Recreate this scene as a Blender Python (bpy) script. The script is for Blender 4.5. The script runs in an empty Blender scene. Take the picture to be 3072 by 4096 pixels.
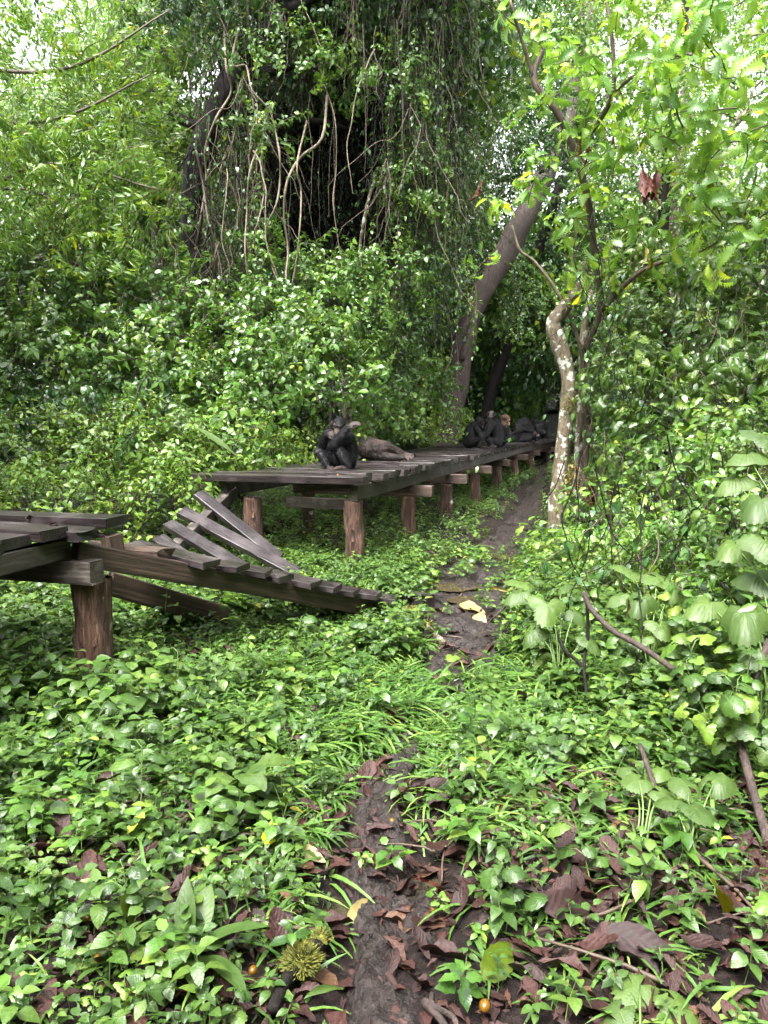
import bpy, math, random
import numpy as np
from mathutils import Vector, Matrix, Euler, Quaternion, noise

R = math.radians
random.seed(7); rng = np.random.default_rng(7)
S = bpy.context.scene
C = S.collection

# ------------------------------------------------------------------ camera, sky, sun, exposure
CAM_H = 1.5; PITCH = math.atan(90 / 750.0)
cam_d = bpy.data.cameras.new('camera'); cam = bpy.data.objects.new('camera', cam_d); C.objects.link(cam)
cam.location = (0, 0, CAM_H); cam.rotation_euler = (R(90) - PITCH, 0, 0)
cam_d.sensor_fit = 'VERTICAL'; cam_d.sensor_height = 36; cam_d.lens = 36 * 750 / 1024
cam_d.clip_start = 0.05; cam_d.clip_end = 600
S.camera = cam

SUN_EL, SUN_AZ = R(62), R(-150)
W = bpy.data.worlds.new('World'); S.world = W; W.use_nodes = True
wn = W.node_tree.nodes; wl = W.node_tree.links
sky = wn.new('ShaderNodeTexSky'); sky.sky_type = 'NISHITA'; sky.sun_disc = False
sky.sun_elevation = SUN_EL; sky.sun_rotation = SUN_AZ; sky.air_density = 1.0; sky.dust_density = 4.0; sky.ozone_density = 0.5
hs = wn.new('ShaderNodeHueSaturation'); hs.inputs['Saturation'].default_value = 0.16; hs.inputs['Value'].default_value = 1.15
wl.new(sky.outputs[0], hs.inputs['Color']); wl.new(hs.outputs[0], wn['Background'].inputs[0])
wn['Background'].inputs[1].default_value = 0.15
sd = bpy.data.lights.new('sun', 'SUN'); sd.energy = 1.5; sd.angle = R(25); sd.color = (1.0, 0.97, 0.9)
sun = bpy.data.objects.new('sun', sd); C.objects.link(sun)
sv = Vector((math.sin(SUN_AZ) * math.cos(SUN_EL), math.cos(SUN_AZ) * math.cos(SUN_EL), math.sin(SUN_EL)))
sun.rotation_euler = sv.to_track_quat('Z', 'Y').to_euler(); sun.location = (0, 0, 30)
S.view_settings.view_transform = 'Standard'; S.view_settings.look = 'None'
S.view_settings.exposure = 2.72; S.view_settings.gamma = 1.0; S.view_settings.use_curve_mapping = False
S.render.engine = 'CYCLES'
S.cycles.max_bounces = 5; S.cycles.diffuse_bounces = 3; S.cycles.glossy_bounces = 2; S.cycles.transmission_bounces = 2
S.cycles.use_adaptive_sampling = True; S.cycles.adaptive_threshold = 0.04
S.cycles.use_denoising = True; S.cycles.denoising_prefilter = 'NONE'
S.cycles.sample_clamp_indirect = 4

cp, sp = math.cos(PITCH), math.sin(PITCH)
def P(px, py, Y):                                   # point of the place seen at a pixel, Y metres ahead
    a, b = (px - 384) / 750, (512 - py) / 750
    t = Y / (b * sp + cp)
    return Vector((a * t, Y, CAM_H + t * (b * cp - sp)))
def G(px, py, z=0.0):                               # point at height z
    a, b = (px - 384) / 750, (512 - py) / 750
    t = (z - CAM_H) / (b * cp - sp)
    return Vector((a * t, t * (b * sp + cp), z))

# ------------------------------------------------------------------ material helpers
def newmat(name):
    m = bpy.data.materials.new(name); m.use_nodes = True
    nt = m.node_tree; return m, nt.nodes, nt.links, nt.nodes['Principled BSDF']
def ramp(n, stops):
    r = n.new('ShaderNodeValToRGB'); e = r.color_ramp.elements
    e[0].position, e[0].color = stops[0][0], (*stops[0][1], 1)
    e[1].position, e[1].color = stops[-1][0], (*stops[-1][1], 1)
    for p, c in stops[1:-1]:
        x = e.new(p); x.color = (*c, 1)
    return r
def math_node(n, l, op, a, b=None, c=None):
    m = n.new('ShaderNodeMath'); m.operation = op
    for i, v in enumerate((a, b, c)):
        if v is None: continue
        if isinstance(v, (int, float)): m.inputs[i].default_value = v
        else: l.new(v, m.inputs[i])
    return m.outputs[0]
def leaf_mat(name, stops, trans=0.35, vmix=.3, tcol=(1.5, 1.4, 0.7), rough=0.32, veins=7, bump=0.25, spec=0.6, mottle=0.3):
    rough = rough - .01
    m, n, l, b = newmat(name)
    at = n.new('ShaderNodeAttribute'); at.attribute_name = 'rnd'
    i1 = n.new('ShaderNodeAttribute'); i1.attribute_name = 'irnd'
    i2 = n.new('ShaderNodeAttribute'); i2.attribute_name = 'irnd'; i2.attribute_type = 'INSTANCER'
    f = math_node(n, l, 'MULTIPLY', at.outputs['Fac'], 0.55)
    f = math_node(n, l, 'MULTIPLY_ADD', math_node(n, l, 'ADD', i1.outputs['Fac'], i2.outputs['Fac']), 0.45, f)
    rp = ramp(n, stops); l.new(f, rp.inputs[0])
    uv = n.new('ShaderNodeUVMap'); uv.uv_map = 'UVMap'
    sx = n.new('ShaderNodeSeparateXYZ'); l.new(uv.outputs[0], sx.inputs[0])
    u = math_node(n, l, 'ABSOLUTE', math_node(n, l, 'SUBTRACT', sx.outputs[0], 0.5))
    ph = math_node(n, l, 'MULTIPLY', math_node(n, l, 'SUBTRACT', sx.outputs[1], math_node(n, l, 'MULTIPLY', u, 0.5)), veins)
    tri = math_node(n, l, 'PINGPONG', ph, 0.5)
    side = math_node(n, l, 'LESS_THAN', tri, 0.05)
    mid = math_node(n, l, 'LESS_THAN', u, 0.035)
    vn = math_node(n, l, 'MAXIMUM', math_node(n, l, 'MULTIPLY', side, 0.5), mid)
    tc = n.new('ShaderNodeTexCoord')
    nz = n.new('ShaderNodeTexNoise'); nz.inputs['Scale'].default_value = 55; nz.inputs['Detail'].default_value = 4
    l.new(tc.outputs['Object'], nz.inputs['Vector'])
    v1 = math_node(n, l, 'MULTIPLY_ADD', nz.outputs['Fac'], mottle * 2, 1 - mottle)
    hv = n.new('ShaderNodeHueSaturation'); l.new(rp.outputs[0], hv.inputs['Color']); l.new(v1, hv.inputs['Value']); hv.inputs['Saturation'].default_value = 1.17
    mx = n.new('ShaderNodeMixRGB'); mx.blend_type = 'MIX'
    l.new(math_node(n, l, 'MULTIPLY', vn, vmix), mx.inputs[0]); l.new(hv.outputs[0], mx.inputs[1])
    lt = n.new('ShaderNodeMixRGB'); lt.blend_type = 'MULTIPLY'; lt.inputs[0].default_value = 1; lt.inputs[2].default_value = (1.7, 1.5, 1.6, 1)
    l.new(hv.outputs[0], lt.inputs[1]); l.new(lt.outputs[0], mx.inputs[2])
    l.new(mx.outputs[0], b.inputs['Base Color'])
    rg = math_node(n, l, 'MULTIPLY_ADD', nz.outputs['Fac'], 0.3, rough - 0.15)
    l.new(rg, b.inputs['Roughness']); b.inputs['Specular IOR Level'].default_value = spec
    if bump:
        bp = n.new('ShaderNodeBump'); bp.inputs['Strength'].default_value = bump; bp.inputs['Distance'].default_value = 0.004
        l.new(math_node(n, l, 'ADD', math_node(n, l, 'MULTIPLY', tri, .9), math_node(n, l, 'MULTIPLY', nz.outputs['Fac'], 1.6)), bp.inputs['Height']); l.new(bp.outputs[0], b.inputs['Normal'])
    tr = n.new('ShaderNodeBsdfTranslucent')
    tm = n.new('ShaderNodeMixRGB'); tm.blend_type = 'MULTIPLY'; tm.inputs[0].default_value = 1; tm.inputs[2].default_value = (*tcol, 1)
    l.new(mx.outputs[0], tm.inputs[1]); l.new(tm.outputs[0], tr.inputs[0])
    ms = n.new('ShaderNodeMixShader'); ms.inputs[0].default_value = trans
    l.new(b.outputs[0], ms.inputs[1]); l.new(tr.outputs[0], ms.inputs[2])
    l.new(ms.outputs[0], n['Material Output'].inputs[0])
    return m
def noise_mat(name, stops, scale=(8, 8, 8), detail=5, rough=(0.5, 0.8), bump=0.4, dist=0.01, coord='Object', spec=0.5, rand=0.0, warp=0.0, extra=None):
    m, n, l, b = newmat(name)
    tc = n.new('ShaderNodeTexCoord'); mp = n.new('ShaderNodeMapping'); mp.inputs['Scale'].default_value = scale
    l.new(tc.outputs[coord], mp.inputs[0])
    oi = n.new('ShaderNodeObjectInfo')
    off = n.new('ShaderNodeVectorMath'); off.operation = 'MULTIPLY_ADD'
    l.new(oi.outputs['Random'], off.inputs[0]); off.inputs[1].default_value = (37, 51, 23) if coord == 'Object' else (0, 0, 0); l.new(mp.outputs[0], off.inputs[2])
    nz = n.new('ShaderNodeTexNoise'); nz.inputs['Scale'].default_value = 1; nz.inputs['Detail'].default_value = detail; nz.inputs['Roughness'].default_value = 0.62
    nz.inputs['Distortion'].default_value = warp
    l.new(off.outputs[0], nz.inputs['Vector'])
    rp = ramp(n, stops); l.new(nz.outputs['Fac'], rp.inputs[0])
    col = rp.outputs[0]
    if rand:
        hv = n.new('ShaderNodeHueSaturation'); l.new(col, hv.inputs['Color'])
        l.new(math_node(n, l, 'MULTIPLY_ADD', oi.outputs['Random'], rand * 2, 1 - rand), hv.inputs['Value']); col = hv.outputs[0]
    if extra:                                        # second layer: (scale, threshold, width, colour)
        n2 = n.new('ShaderNodeTexNoise'); n2.inputs['Scale'].default_value = extra[0]; n2.inputs['Detail'].default_value = 4
        o2 = n.new('ShaderNodeVectorMath'); o2.operation = 'MULTIPLY_ADD'; l.new(oi.outputs['Random'], o2.inputs[0])
        o2.inputs[1].default_value = (11, 17, 29); l.new(tc.outputs[coord], o2.inputs[2]); l.new(o2.outputs[0], n2.inputs['Vector'])
        r2 = ramp(n, [(extra[1], (0, 0, 0)), (extra[1] + extra[2], (1, 1, 1))]); l.new(n2.outputs['Fac'], r2.inputs[0])
        mx = n.new('ShaderNodeMixRGB'); l.new(r2.outputs[0], mx.inputs[0]); l.new(col, mx.inputs[1]); mx.inputs[2].default_value = (*extra[3], 1)
        col = mx.outputs[0]
    l.new(col, b.inputs['Base Color'])
    l.new(math_node(n, l, 'MULTIPLY_ADD', nz.outputs['Fac'], rough[1] - rough[0], rough[0]), b.inputs['Roughness'])
    b.inputs['Specular IOR Level'].default_value = spec
    bp = n.new('ShaderNodeBump'); bp.inputs['Strength'].default_value = bump; bp.inputs['Distance'].default_value = dist
    l.new(nz.outputs['Fac'], bp.inputs['Height']); l.new(bp.outputs[0], b.inputs['Normal'])
    return m

M = {}
M['herb'] = leaf_mat('herb_leaf', [(0.0, (0.02165, 0.04169, 0.01412)), (.35, (0.04691, 0.08694, 0.02754)), (.65, (0.0732, 0.1281, 0.03847)), (.85, (0.1121, 0.1719, 0.0513)), (.97, (0.1718, 0.2195, 0.06412)), (1, (0.2987, 0.2634, 0.06412))], trans=.3, rough=.36, bump=.35, veins=8)
M['grass'] = leaf_mat('grass_blade', [(0.0, (0.04633, 0.09196, 0.02894)), (.6, (0.0999, 0.1755, 0.05395)), (1, (0.2071, 0.2805, 0.09214))], trans=.3, rough=.3, veins=0.5, bump=.1)
M['shrub'] = leaf_mat('shrub_leaf', [(0.0, (0.03236, 0.07012, 0.02131)), (.5, (0.07718, 0.1489, 0.0412)), (.8, (0.1367, 0.2248, 0.06109)), (.97, (0.232, 0.3112, 0.0884)), (1, (0.4455, 0.3667, 0.03825))], trans=.32, rough=.32)
M['bright'] = leaf_mat('young_leaf', [(0.0, (0.06825, 0.1329, 0.03694)), (.5, (0.1385, 0.228, 0.06051)), (1, (0.245, 0.3257, 0.0924))], trans=.4, rough=.36)
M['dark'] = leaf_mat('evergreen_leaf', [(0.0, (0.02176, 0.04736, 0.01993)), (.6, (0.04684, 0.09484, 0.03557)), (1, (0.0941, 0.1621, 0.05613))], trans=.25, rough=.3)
M['fine'] = leaf_mat('narrow_leaf', [(0.0, (0.05178, 0.1012, 0.03059)), (.5, (0.1107, 0.1938, 0.05401)), (.9, (0.2104, 0.307, 0.08636)), (1, (0.4455, 0.4074, 0.051))], trans=.42, rough=.34)  # lightened in colour to stand in for the bright haze at upper left
M['serrated'] = leaf_mat('serrated_leaf', [(0.0, (0.07, 0.142, 0.0434)), (.4, (0.1448, 0.2568, 0.07524)), (.85, (0.2736, 0.3936, 0.1149)), (1, (0.55, 0.45, 0.04))], trans=.5, rough=.36, veins=10)
M['broad'] = leaf_mat('broad_leaf', [(0.0, (0.02908, 0.05684, 0.01586)), (.5, (0.06371, 0.1139, 0.02893)), (1, (0.165, 0.23, 0.05372))], trans=.32, rough=.34, veins=9, bump=.2)
M['bigleaf'] = leaf_mat('big_veined_leaf', [(0.0, (0.05322, 0.0916, 0.02894)), (.6, (0.09672, 0.1495, 0.04516)), (1, (0.1622, 0.2198, 0.0626))], trans=.38, rough=.52, veins=9, bump=.25)
M['dock'] = leaf_mat('crinkled_leaf', [(0.0, (0.04728, 0.08272, 0.02786)), (1, (0.1003, 0.1437, 0.04646))], trans=.2, rough=.34, veins=8, bump=.15)
M['litter'] = leaf_mat('dead_leaf', [(0.0, (0.0072, 0.00432, 0.00432)), (.4, (0.02016, 0.01008, 0.00936)), (.75, (0.0432, 0.0216, 0.01872)), (.92, (0.072, 0.0396, 0.0288)), (1, (0.108, 0.0648, 0.0324))], trans=.05, rough=.62, veins=7, bump=.5, mottle=1.0, spec=.3, vmix=.1)
M['redleaf'] = leaf_mat('red_dead_leaf', [(0.0, (0.045, 0.01, 0.007)), (1, (0.1, 0.0275, 0.015))], trans=.25, tcol=(2, .8, .5), rough=.65, veins=9, bump=.1, mottle=.9, vmix=.1)
M['yellowleaf'] = leaf_mat('yellow_leaf', [(0.0, (0.1417, 0.1283, 0.02025)), (1, (0.2025, 0.1688, 0.03375))], trans=.3, tcol=(1, 1, .6), rough=.45, veins=8, mottle=.35, vmix=.1)
M['halfyellow'] = leaf_mat('yellowing_leaf', [(0.0, (0.062, 0.0945, 0.02)), (.5, (0.0992, 0.126, 0.024)), (1, (0.1116, 0.119, 0.028))], trans=.25, tcol=(1, 1, .6), rough=.4, veins=8, mottle=.6, bump=.15)
M['creamleaf'] = leaf_mat('cream_leaf', [(0.0, (0.225, 0.189, 0.09)), (1, (0.279, 0.234, 0.117))], trans=.2, tcol=(1, 1, .8), rough=.5, veins=8, mottle=.35, vmix=.1)
M['plank'] = noise_mat('wet_dark_timber', [(.25, (0.0062, 0.00434, 0.00496)), (.5, (0.01736, 0.01302, 0.01364)), (.75, (0.0403, 0.031, 0.03224))], scale=(3.5, 95, 95), detail=9, rough=(.12, .5), bump=.7, dist=.004, rand=.4, extra=(3.5, .5, .22, (.07, .058, .06)))
M['beam'] = noise_mat('weathered_beam', [(.25, (0.01302, 0.009548, 0.007812)), (.5, (0.0434, 0.03385, 0.02864)), (.75, (0.1042, 0.0868, 0.07378))], scale=(3, 70, 70), detail=9, rough=(.45, .85), bump=.8, dist=.005, rand=.25, extra=(7, .56, .14, (.13, .115, .1)))
M['fallen'] = noise_mat('fallen_beam_timber', [(.25, (0.0165, 0.0105, 0.00825)), (.5, (0.04875, 0.0315, 0.024)), (.75, (0.1275, 0.07875, 0.051))], scale=(2.2, 60, 60), detail=9, rough=(.35, .75), bump=.9, dist=.005, rand=.2, extra=(4, .63, .14, (.15, .085, .05)))
M['post'] = noise_mat('peeling_post_bark', [(.3, (.014, .008, .006)), (.46, (.06, .03, .021)), (.6, (.13, .07, .046)), (.75, (.3, .2, .14))], scale=(34, 34, 4), detail=10, rough=(.55, .9), bump=1.0, dist=.04, rand=.3, extra=(7, .66, .06, (.45, .42, .36)))
M['lichen'] = noise_mat('lichen_bark', [(.3, (0.03, 0.0225, 0.0135)), (.45, (0.0825, 0.06375, 0.0375)), (.6, (0.135, 0.105, 0.0675)), (.75, (0.21, 0.18, 0.135))], scale=(20, 20, 9), detail=10, rough=(.6, .95), bump=1.0, dist=.025, extra=(9, .55, .05, (.36, .36, .32)))
M['bark'] = noise_mat('brown_bark', [(.25, (0.0132, 0.0088, 0.00748)), (.5, (0.0418, 0.0264, 0.022)), (.75, (0.0836, 0.0572, 0.0484))], scale=(18, 18, 5), detail=7, rough=(.6, .9), bump=1.0, dist=.03)
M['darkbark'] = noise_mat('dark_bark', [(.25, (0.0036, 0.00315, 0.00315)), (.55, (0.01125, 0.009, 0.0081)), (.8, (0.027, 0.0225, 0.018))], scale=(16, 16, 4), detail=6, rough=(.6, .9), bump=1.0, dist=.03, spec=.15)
M['twig'] = noise_mat('twig_bark', [(.3, (0.028, 0.0182, 0.0126)), (.7, (0.098, 0.0665, 0.0455))], scale=(25, 25, 8), rough=(.5, .8), bump=.4)
M['paletwig'] = noise_mat('pale_liana_bark', [(.3, (0.06, 0.045, 0.027)), (.7, (0.198, 0.162, 0.114))], scale=(20, 20, 6), rough=(.6, .9), bump=.4)
M['stem'] = noise_mat('green_stem', [(.3, (.06, .12, .03)), (.7, (.14, .2, .06))], scale=(20, 20, 8), rough=(.4, .6), bump=.1)
M['moss'] = noise_mat('moss', [(.3, (0.03, 0.036, 0.0048)), (.5, (0.096, 0.102, 0.012)), (.75, (0.216, 0.198, 0.03))], scale=(30, 30, 30), rough=(.8, 1), bump=.8)
M['soil'] = noise_mat('dark_soil', [(.3, (0.0048, 0.0036, 0.0032)), (.5, (0.0128, 0.0088, 0.008)), (.75, (0.032, 0.0216, 0.0192))], scale=(28, 28, 28), detail=14, rough=(.8, .95), bump=1.0, dist=.03, coord='Object', spec=.15, extra=(3, .62, .1, (.045, .04, .02)))
M['mud'] = noise_mat('wet_mud', [(.3, (.006, .0042, .0036)), (.5, (.018, .0125, .011)), (.75, (.045, .033, .03))], scale=(24, 24, 24), detail=15, rough=(.1, .85), bump=1.0, dist=.03, warp=.8, spec=.35)
M['fruit'] = noise_mat('orange_fruit', [(.3, (0.1063, 0.04253, 0.002835)), (.6, (0.1205, 0.05954, 0.004252)), (.8, (0.09923, 0.02835, 0.002835))], scale=(30, 30, 30), rough=(.25, .4), bump=.1)
m, n_, l_, b_ = newmat('puddle_water'); b_.inputs['Base Color'].default_value = (.05, .038, .022, 1); b_.inputs['Roughness'].default_value = .03; M['water'] = m

# ------------------------------------------------------------------ mesh collector
class MB:
    def __init__(s): s.v = []; s.f = []; s.uv = []; s.r = []; s.mi = []; s.mats = []
    def slot(s, m):
        if m not in s.mats: s.mats.append(m)
        return s.mats.index(m)
    def add(s, V, F, UV=None, mat=None, rnd=None, mtx=None):
        k = len(s.v); r = random.random() if rnd is None else rnd
        if mtx is not None: V = [mtx @ Vector(v) for v in V]
        s.v += [tuple(v) for v in V]; s.f += [tuple(i + k for i in f) for f in F]
        s.uv += UV if UV is not None else [(0.3, 0.3)] * len(V); s.r += [r] * len(V)
        s.mi += [s.slot(mat)] * len(F)
    def mesh(s, name, smooth=True):
        me = bpy.data.meshes.new(name); me.from_pydata(s.v, [], s.f)
        li = np.empty(len(me.loops), np.int32); me.loops.foreach_get('vertex_index', li)
        u = me.uv_layers.new(name='UVMap'); u.data.foreach_set('uv', np.array(s.uv, np.float32)[li].ravel())
        a = me.attributes.new('rnd', 'FLOAT', 'POINT'); a.data.foreach_set('value', np.array(s.r, np.float32))
        for m in s.mats: me.materials.append(M[m] if isinstance(m, str) else m)
        me.polygons.foreach_set('material_index', np.array(s.mi, np.int32))
        if smooth: me.polygons.foreach_set('use_smooth', np.ones(len(s.f), bool))
        me.update(); return me
def link(name, me, parent=None, loc=None, rot=None):
    o = bpy.data.objects.new(name, me); C.objects.link(o)
    if parent: o.parent = parent
    if loc is not None: o.location = loc
    if rot is not None: o.rotation_euler = rot
    return o
def tag(o, label=None, cat=None, group=None, kind=None):
    if label: o['label'] = label
    if cat: o['category'] = cat
    if group: o['group'] = group
    if kind: o['kind'] = kind
    return o
def empty(name, loc, label, cat, group=None, rz=0):
    o = bpy.data.objects.new(name, None); C.objects.link(o); o.location = loc; o.rotation_euler = (0, 0, rz)
    o.empty_display_size = .1
    return tag(o, label, cat, group)

# ------------------------------------------------------------------ shapes: leaves, tubes, boards
def smooth_pts(pts, k=4):
    p = [Vector(q) for q in pts]
    if len(p) < 3: return p
    q = [p[0] * 2 - p[1]] + p + [p[-1] * 2 - p[-2]]; out = []
    for i in range(1, len(q) - 2):
        for j in range(k):
            t = j / k
            out.append(.5 * ((2 * q[i]) + (q[i + 1] - q[i - 1]) * t + (2 * q[i - 1] - 5 * q[i] + 4 * q[i + 1] - q[i + 2]) * t * t + (3 * q[i] - q[i - 1] - 3 * q[i + 1] + q[i + 2]) * t ** 3))
    return out + [p[-1]]
def tube(mb, pts, r0, r1=None, mat='twig', sides=5, wob=0.0, k=4, radii=None, cap=True):
    p = smooth_pts(pts, k) if k > 1 else [Vector(q) for q in pts]
    n = len(p); r1 = r0 if r1 is None else r1
    V, F, UV = [], [], []
    up = Vector((0.31, .2, .93)); prev = None
    seed = random.random() * 50
    for i in range(n):
        d = (p[min(i + 1, n - 1)] - p[max(i - 1, 0)]).normalized()
        if prev is None: prev = d.cross(up).normalized()
        a = (prev - d * prev.dot(d)).normalized(); prev = a; b = d.cross(a)
        t = i / (n - 1)
        r = np.interp(t * (len(radii) - 1), range(len(radii)), radii) if radii else r0 + (r1 - r0) * t
        for j in range(sides):
            an = 2 * math.pi * j / sides
            rr = r * (1 + wob * noise.noise(Vector((math.cos(an) * 1.3, math.sin(an) * 1.3 + seed, p[i].length * 2.2 / max(.2, r * 6)))) if wob else 1)
            V.append(p[i] + (a * math.cos(an) + b * math.sin(an)) * rr); UV.append((j / sides, t))
    for i in range(n - 1):
        for j in range(sides):
            j2 = (j + 1) % sides
            F.append((i * sides + j, i * sides + j2, (i + 1) * sides + j2, (i + 1) * sides + j))
    if cap:
        F.append(tuple(range(sides))[::-1]); F.append(tuple((n - 1) * sides + j for j in range(sides)))
    mb.add(V, F, UV, mat)
def prof(t, shape):
    if shape == 'ovate': return math.sin(math.pi * t ** .72) ** .85 if 0 < t < 1 else 0
    if shape == 'narrow': return math.sin(math.pi * t ** .85) ** .9 if 0 < t < 1 else 0
    if shape == 'blade': return min(1, t * 6 + .35) * (1 - t) ** .55
    if shape == 'obovate': return math.sin(math.pi * t ** 1.35) ** .8 if 0 < t < 1 else 0
    return math.sin(math.pi * t)
def leaf(mb, mtx, L, Wd, mat, n=3, shape='ovate', fold=.25, droop=.6, curl=0.0, serr=0.0, rnd=None, wave=0.0, petiole=0.0):
    V, F, UV = [], [], []
    z = y = 0.0; ang = 0.0; idx = []
    w0 = random.random() * 6
    if petiole: y = petiole
    for i in range(n + 1):
        t = i / n; w = prof(t, shape) * Wd * .5
        if serr and 0 < i < n: w *= (1 + serr) if i % 2 else (1 - serr)
        wv = wave * Wd * math.sin(t * 11 + w0) if wave else 0
        if (i == 0 and shape != 'blade') or i == n:
            V.append((0, y, z)); UV.append((.5, t)); idx.append((len(V) - 1,) * 3)
        else:
            e = w * math.cos(fold); h = w * math.sin(fold)
            sw = serr * w * .8 if (serr and i % 2) else 0
            V += [(-e, y + sw, z + h + wv), (0, y, z), (e, y + sw, z + h - wv)]; UV += [(0, t), (.5, t), (1, t)]
            idx.append((len(V) - 3, len(V) - 2, len(V) - 1))
        ang -= droop / n; y += L / n * math.cos(ang); z += L / n * math.sin(ang)
    for i in range(n):
        a, b = idx[i], idx[i + 1]
        for s in (0, 1):
            q = [a[s], a[s + 1], b[s + 1], b[s]]; q = [x for j, x in enumerate(q) if x not in q[:j]]
            if len(q) > 2: F.append(tuple(q))
    mb.add(V, F, UV, mat, rnd, mtx)
def lobed(mb, mtx, L, mat, lobes=5, depth=.35, serr=.06, cup=.15, rnd=None, n=40):
    V = [(0, 0, 0)]; UV = [(.5, .1)]; F = []
    for i in range(n):
        th = -math.pi * .86 + 2 * math.pi * .86 * i / (n - 1)
        base = 1 - depth * (.5 - .5 * math.cos(th * lobes / (2 * .86) * 1.0 + (math.pi if lobes % 2 == 0 else 0)))
        r = L * .62 * base * (1 - .28 * abs(th) / math.pi) * (1 + (serr if i % 2 else -serr))
        x, y = math.sin(th) * r, math.cos(th) * r
        for q, hh in ((.55, cup * .2), (1.0, -cup)):
            V.append((x * q, y * q, L * hh * (q * q) + L * .018 * math.cos(th * lobes * 1.16))); UV.append((.5 + .45 * q * abs(math.sin(th * lobes * .58)), q))
    for i in range(n - 1):
        a, b = 1 + i * 2, 3 + i * 2
        F.append((0, b, a)); F.append((a, b, b + 1, a + 1))
    mb.add(V, F, UV, mat, rnd, mtx)
def orient(dirv, roll=0.0, pos=(0, 0, 0)):        # +Y along dirv, +Z as upward as possible
    d = Vector(dirv).normalized(); z = Vector((0, 0, 1))
    if abs(d.z) > .97: z = Vector((random.uniform(-1, 1), random.uniform(-1, 1), .2)).normalized()
    x = d.cross(z).normalized(); z = x.cross(d)
    m = Matrix((x, d, z)).transposed().to_4x4()
    return Matrix.Translation(pos) @ m @ Matrix.Rotation(roll, 4, 'Y')
U = random.uniform

def board_mesh(name, mat, L=1.0, Wd=1.0, T=1.0, n=5, wob=.03, end=.02, chip=0.0):   # along x, centred in y, top at z=0
    mb = MB(); V, F, UV = [], [], []
    c = .1
    prof_ = [(-.5, -c * .6), (-.5 + c * .35, 0), (0, .012), (.5 - c * .35, 0), (.5, -c * .6), (.5, -1 + c), (.5 - c * .35, -1), (-.5 + c * .35, -1), (-.5, -1 + c)]
    k = len(prof_); sd_ = U(0, 99)
    for i in range(n + 1):
        t = i / n; bow = wob * .6 * math.sin(t * 3 + sd_)
        for j, (a, b) in enumerate(prof_):
            w = wob * noise.noise(Vector((t * 4 + sd_, j * 1.7, 0)))
            ex = (end * noise.noise(Vector((j * .9, sd_, 3))) + (chip * (a > 0) * U(0, 1) if i == n else 0)) if i in (0, n) else 0
            V.append(((t + ex * (1 if i else -1)) * L, (a * (1 + w) + bow * .3) * Wd, (b + w * .5 + bow) * T)); UV.append((t, a + .5))
    for i in range(n):
        for j in range(k):
            j2 = (j + 1) % k; F.append((i * k + j, (i + 1) * k + j, (i + 1) * k + j2, i * k + j2))
    F.append(tuple(range(k))); F.append(tuple(n * k + j for j in range(k))[::-1])
    mb.add(V, F, UV, mat); me = mb.mesh(name, smooth=False); return me

# ------------------------------------------------------------------ ground, trail, puddles
trail_px = [(548, 468, .12), (538, 488, .13), (526, 512, .19), (507, 532, .24), (488, 556, .32), (472, 580, .36), (464, 612, .3), (466, 640, .26), (440, 690, .1),
            (405, 735, .08), (380, 790, .1), (385, 850, .14), (400, 930, .13), (385, 1024, .15), (390, 1160, .22)]
trail = [(G(a, b).xy, w) for a, b, w in trail_px]
TP = np.array([[p.x, p.y] for p, w in trail]); TW = np.array([w for p, w in trail])
def trail_dist(x, y):                                # metres beyond the trail's edge (negative on it)
    q = np.stack([np.asarray(x, float), np.asarray(y, float)], -1); best = np.full(q.shape[:-1], 99.)
    for i in range(len(TP) - 1):
        a, b = TP[i], TP[i + 1]; d = b - a
        t = np.clip(((q - a) @ d) / (d @ d), 0, 1)
        dd = np.linalg.norm(q - a - t[..., None] * d, axis=-1) - (TW[i] + (TW[i + 1] - TW[i]) * t)
        best = np.minimum(best, dd)
    return best
def gz(x, y):
    x = np.asarray(x, float); y = np.asarray(y, float)
    h = .04 * np.sin(x * 1.3 + .7) * np.cos(y * .9 + x * .4) + .025 * np.sin(x * 3.1 + y * 2.3) + .012 * np.sin(x * 7.7 - y * 6.1)
    h = h + .25 * np.clip((x - 1.2) / 3, 0, 1) ** 2 * np.clip(y / 3, 0, 1)
    h = h + .11 * np.clip(y - 26, 0, 11)
    td = trail_dist(x, y)
    return h - .07 * np.clip(1 - td / .35, 0, 1)
def gzf(x, y): return float(gz(np.array([x]), np.array([y]))[0])

xs = np.concatenate([np.linspace(-75, -12, 14), np.linspace(-11, -3, 40), np.linspace(-2.9, 4, 150), np.linspace(4.2, 12, 40), np.linspace(13, 75, 14)])
ys = np.concatenate([np.linspace(-12, .6, 10), np.linspace(.8, 8, 170), np.linspace(8.15, 26, 110), np.linspace(27, 130, 24)])
X, Y_ = np.meshgrid(xs, ys); Z = gz(X, Y_)
fine = np.array([[noise.noise(Vector((a * 6, b * 6, 0))) * .012 + noise.noise(Vector((a * 17, b * 17, 5))) * .006 if b < 9 and -3.2 < a < 4.2 else 0 for a in xs] for b in ys])
Z = Z + fine
nx = len(xs); ny = len(ys)
V = np.stack([X, Y_, Z], -1).reshape(-1, 3)
ii = (np.arange(ny - 1)[:, None] * nx + np.arange(nx - 1)[None]).ravel()
F = np.stack([ii, ii + 1, ii + 1 + nx, ii + nx], -1)
me = bpy.data.meshes.new('ground'); me.from_pydata(V.tolist(), [], F.tolist()); me.materials.append(M['soil'])
me.polygons.foreach_set('use_smooth', np.ones(len(F), bool))
tag(link('ground', me), 'dark wet forest floor under the plants', kind='structure')

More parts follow.
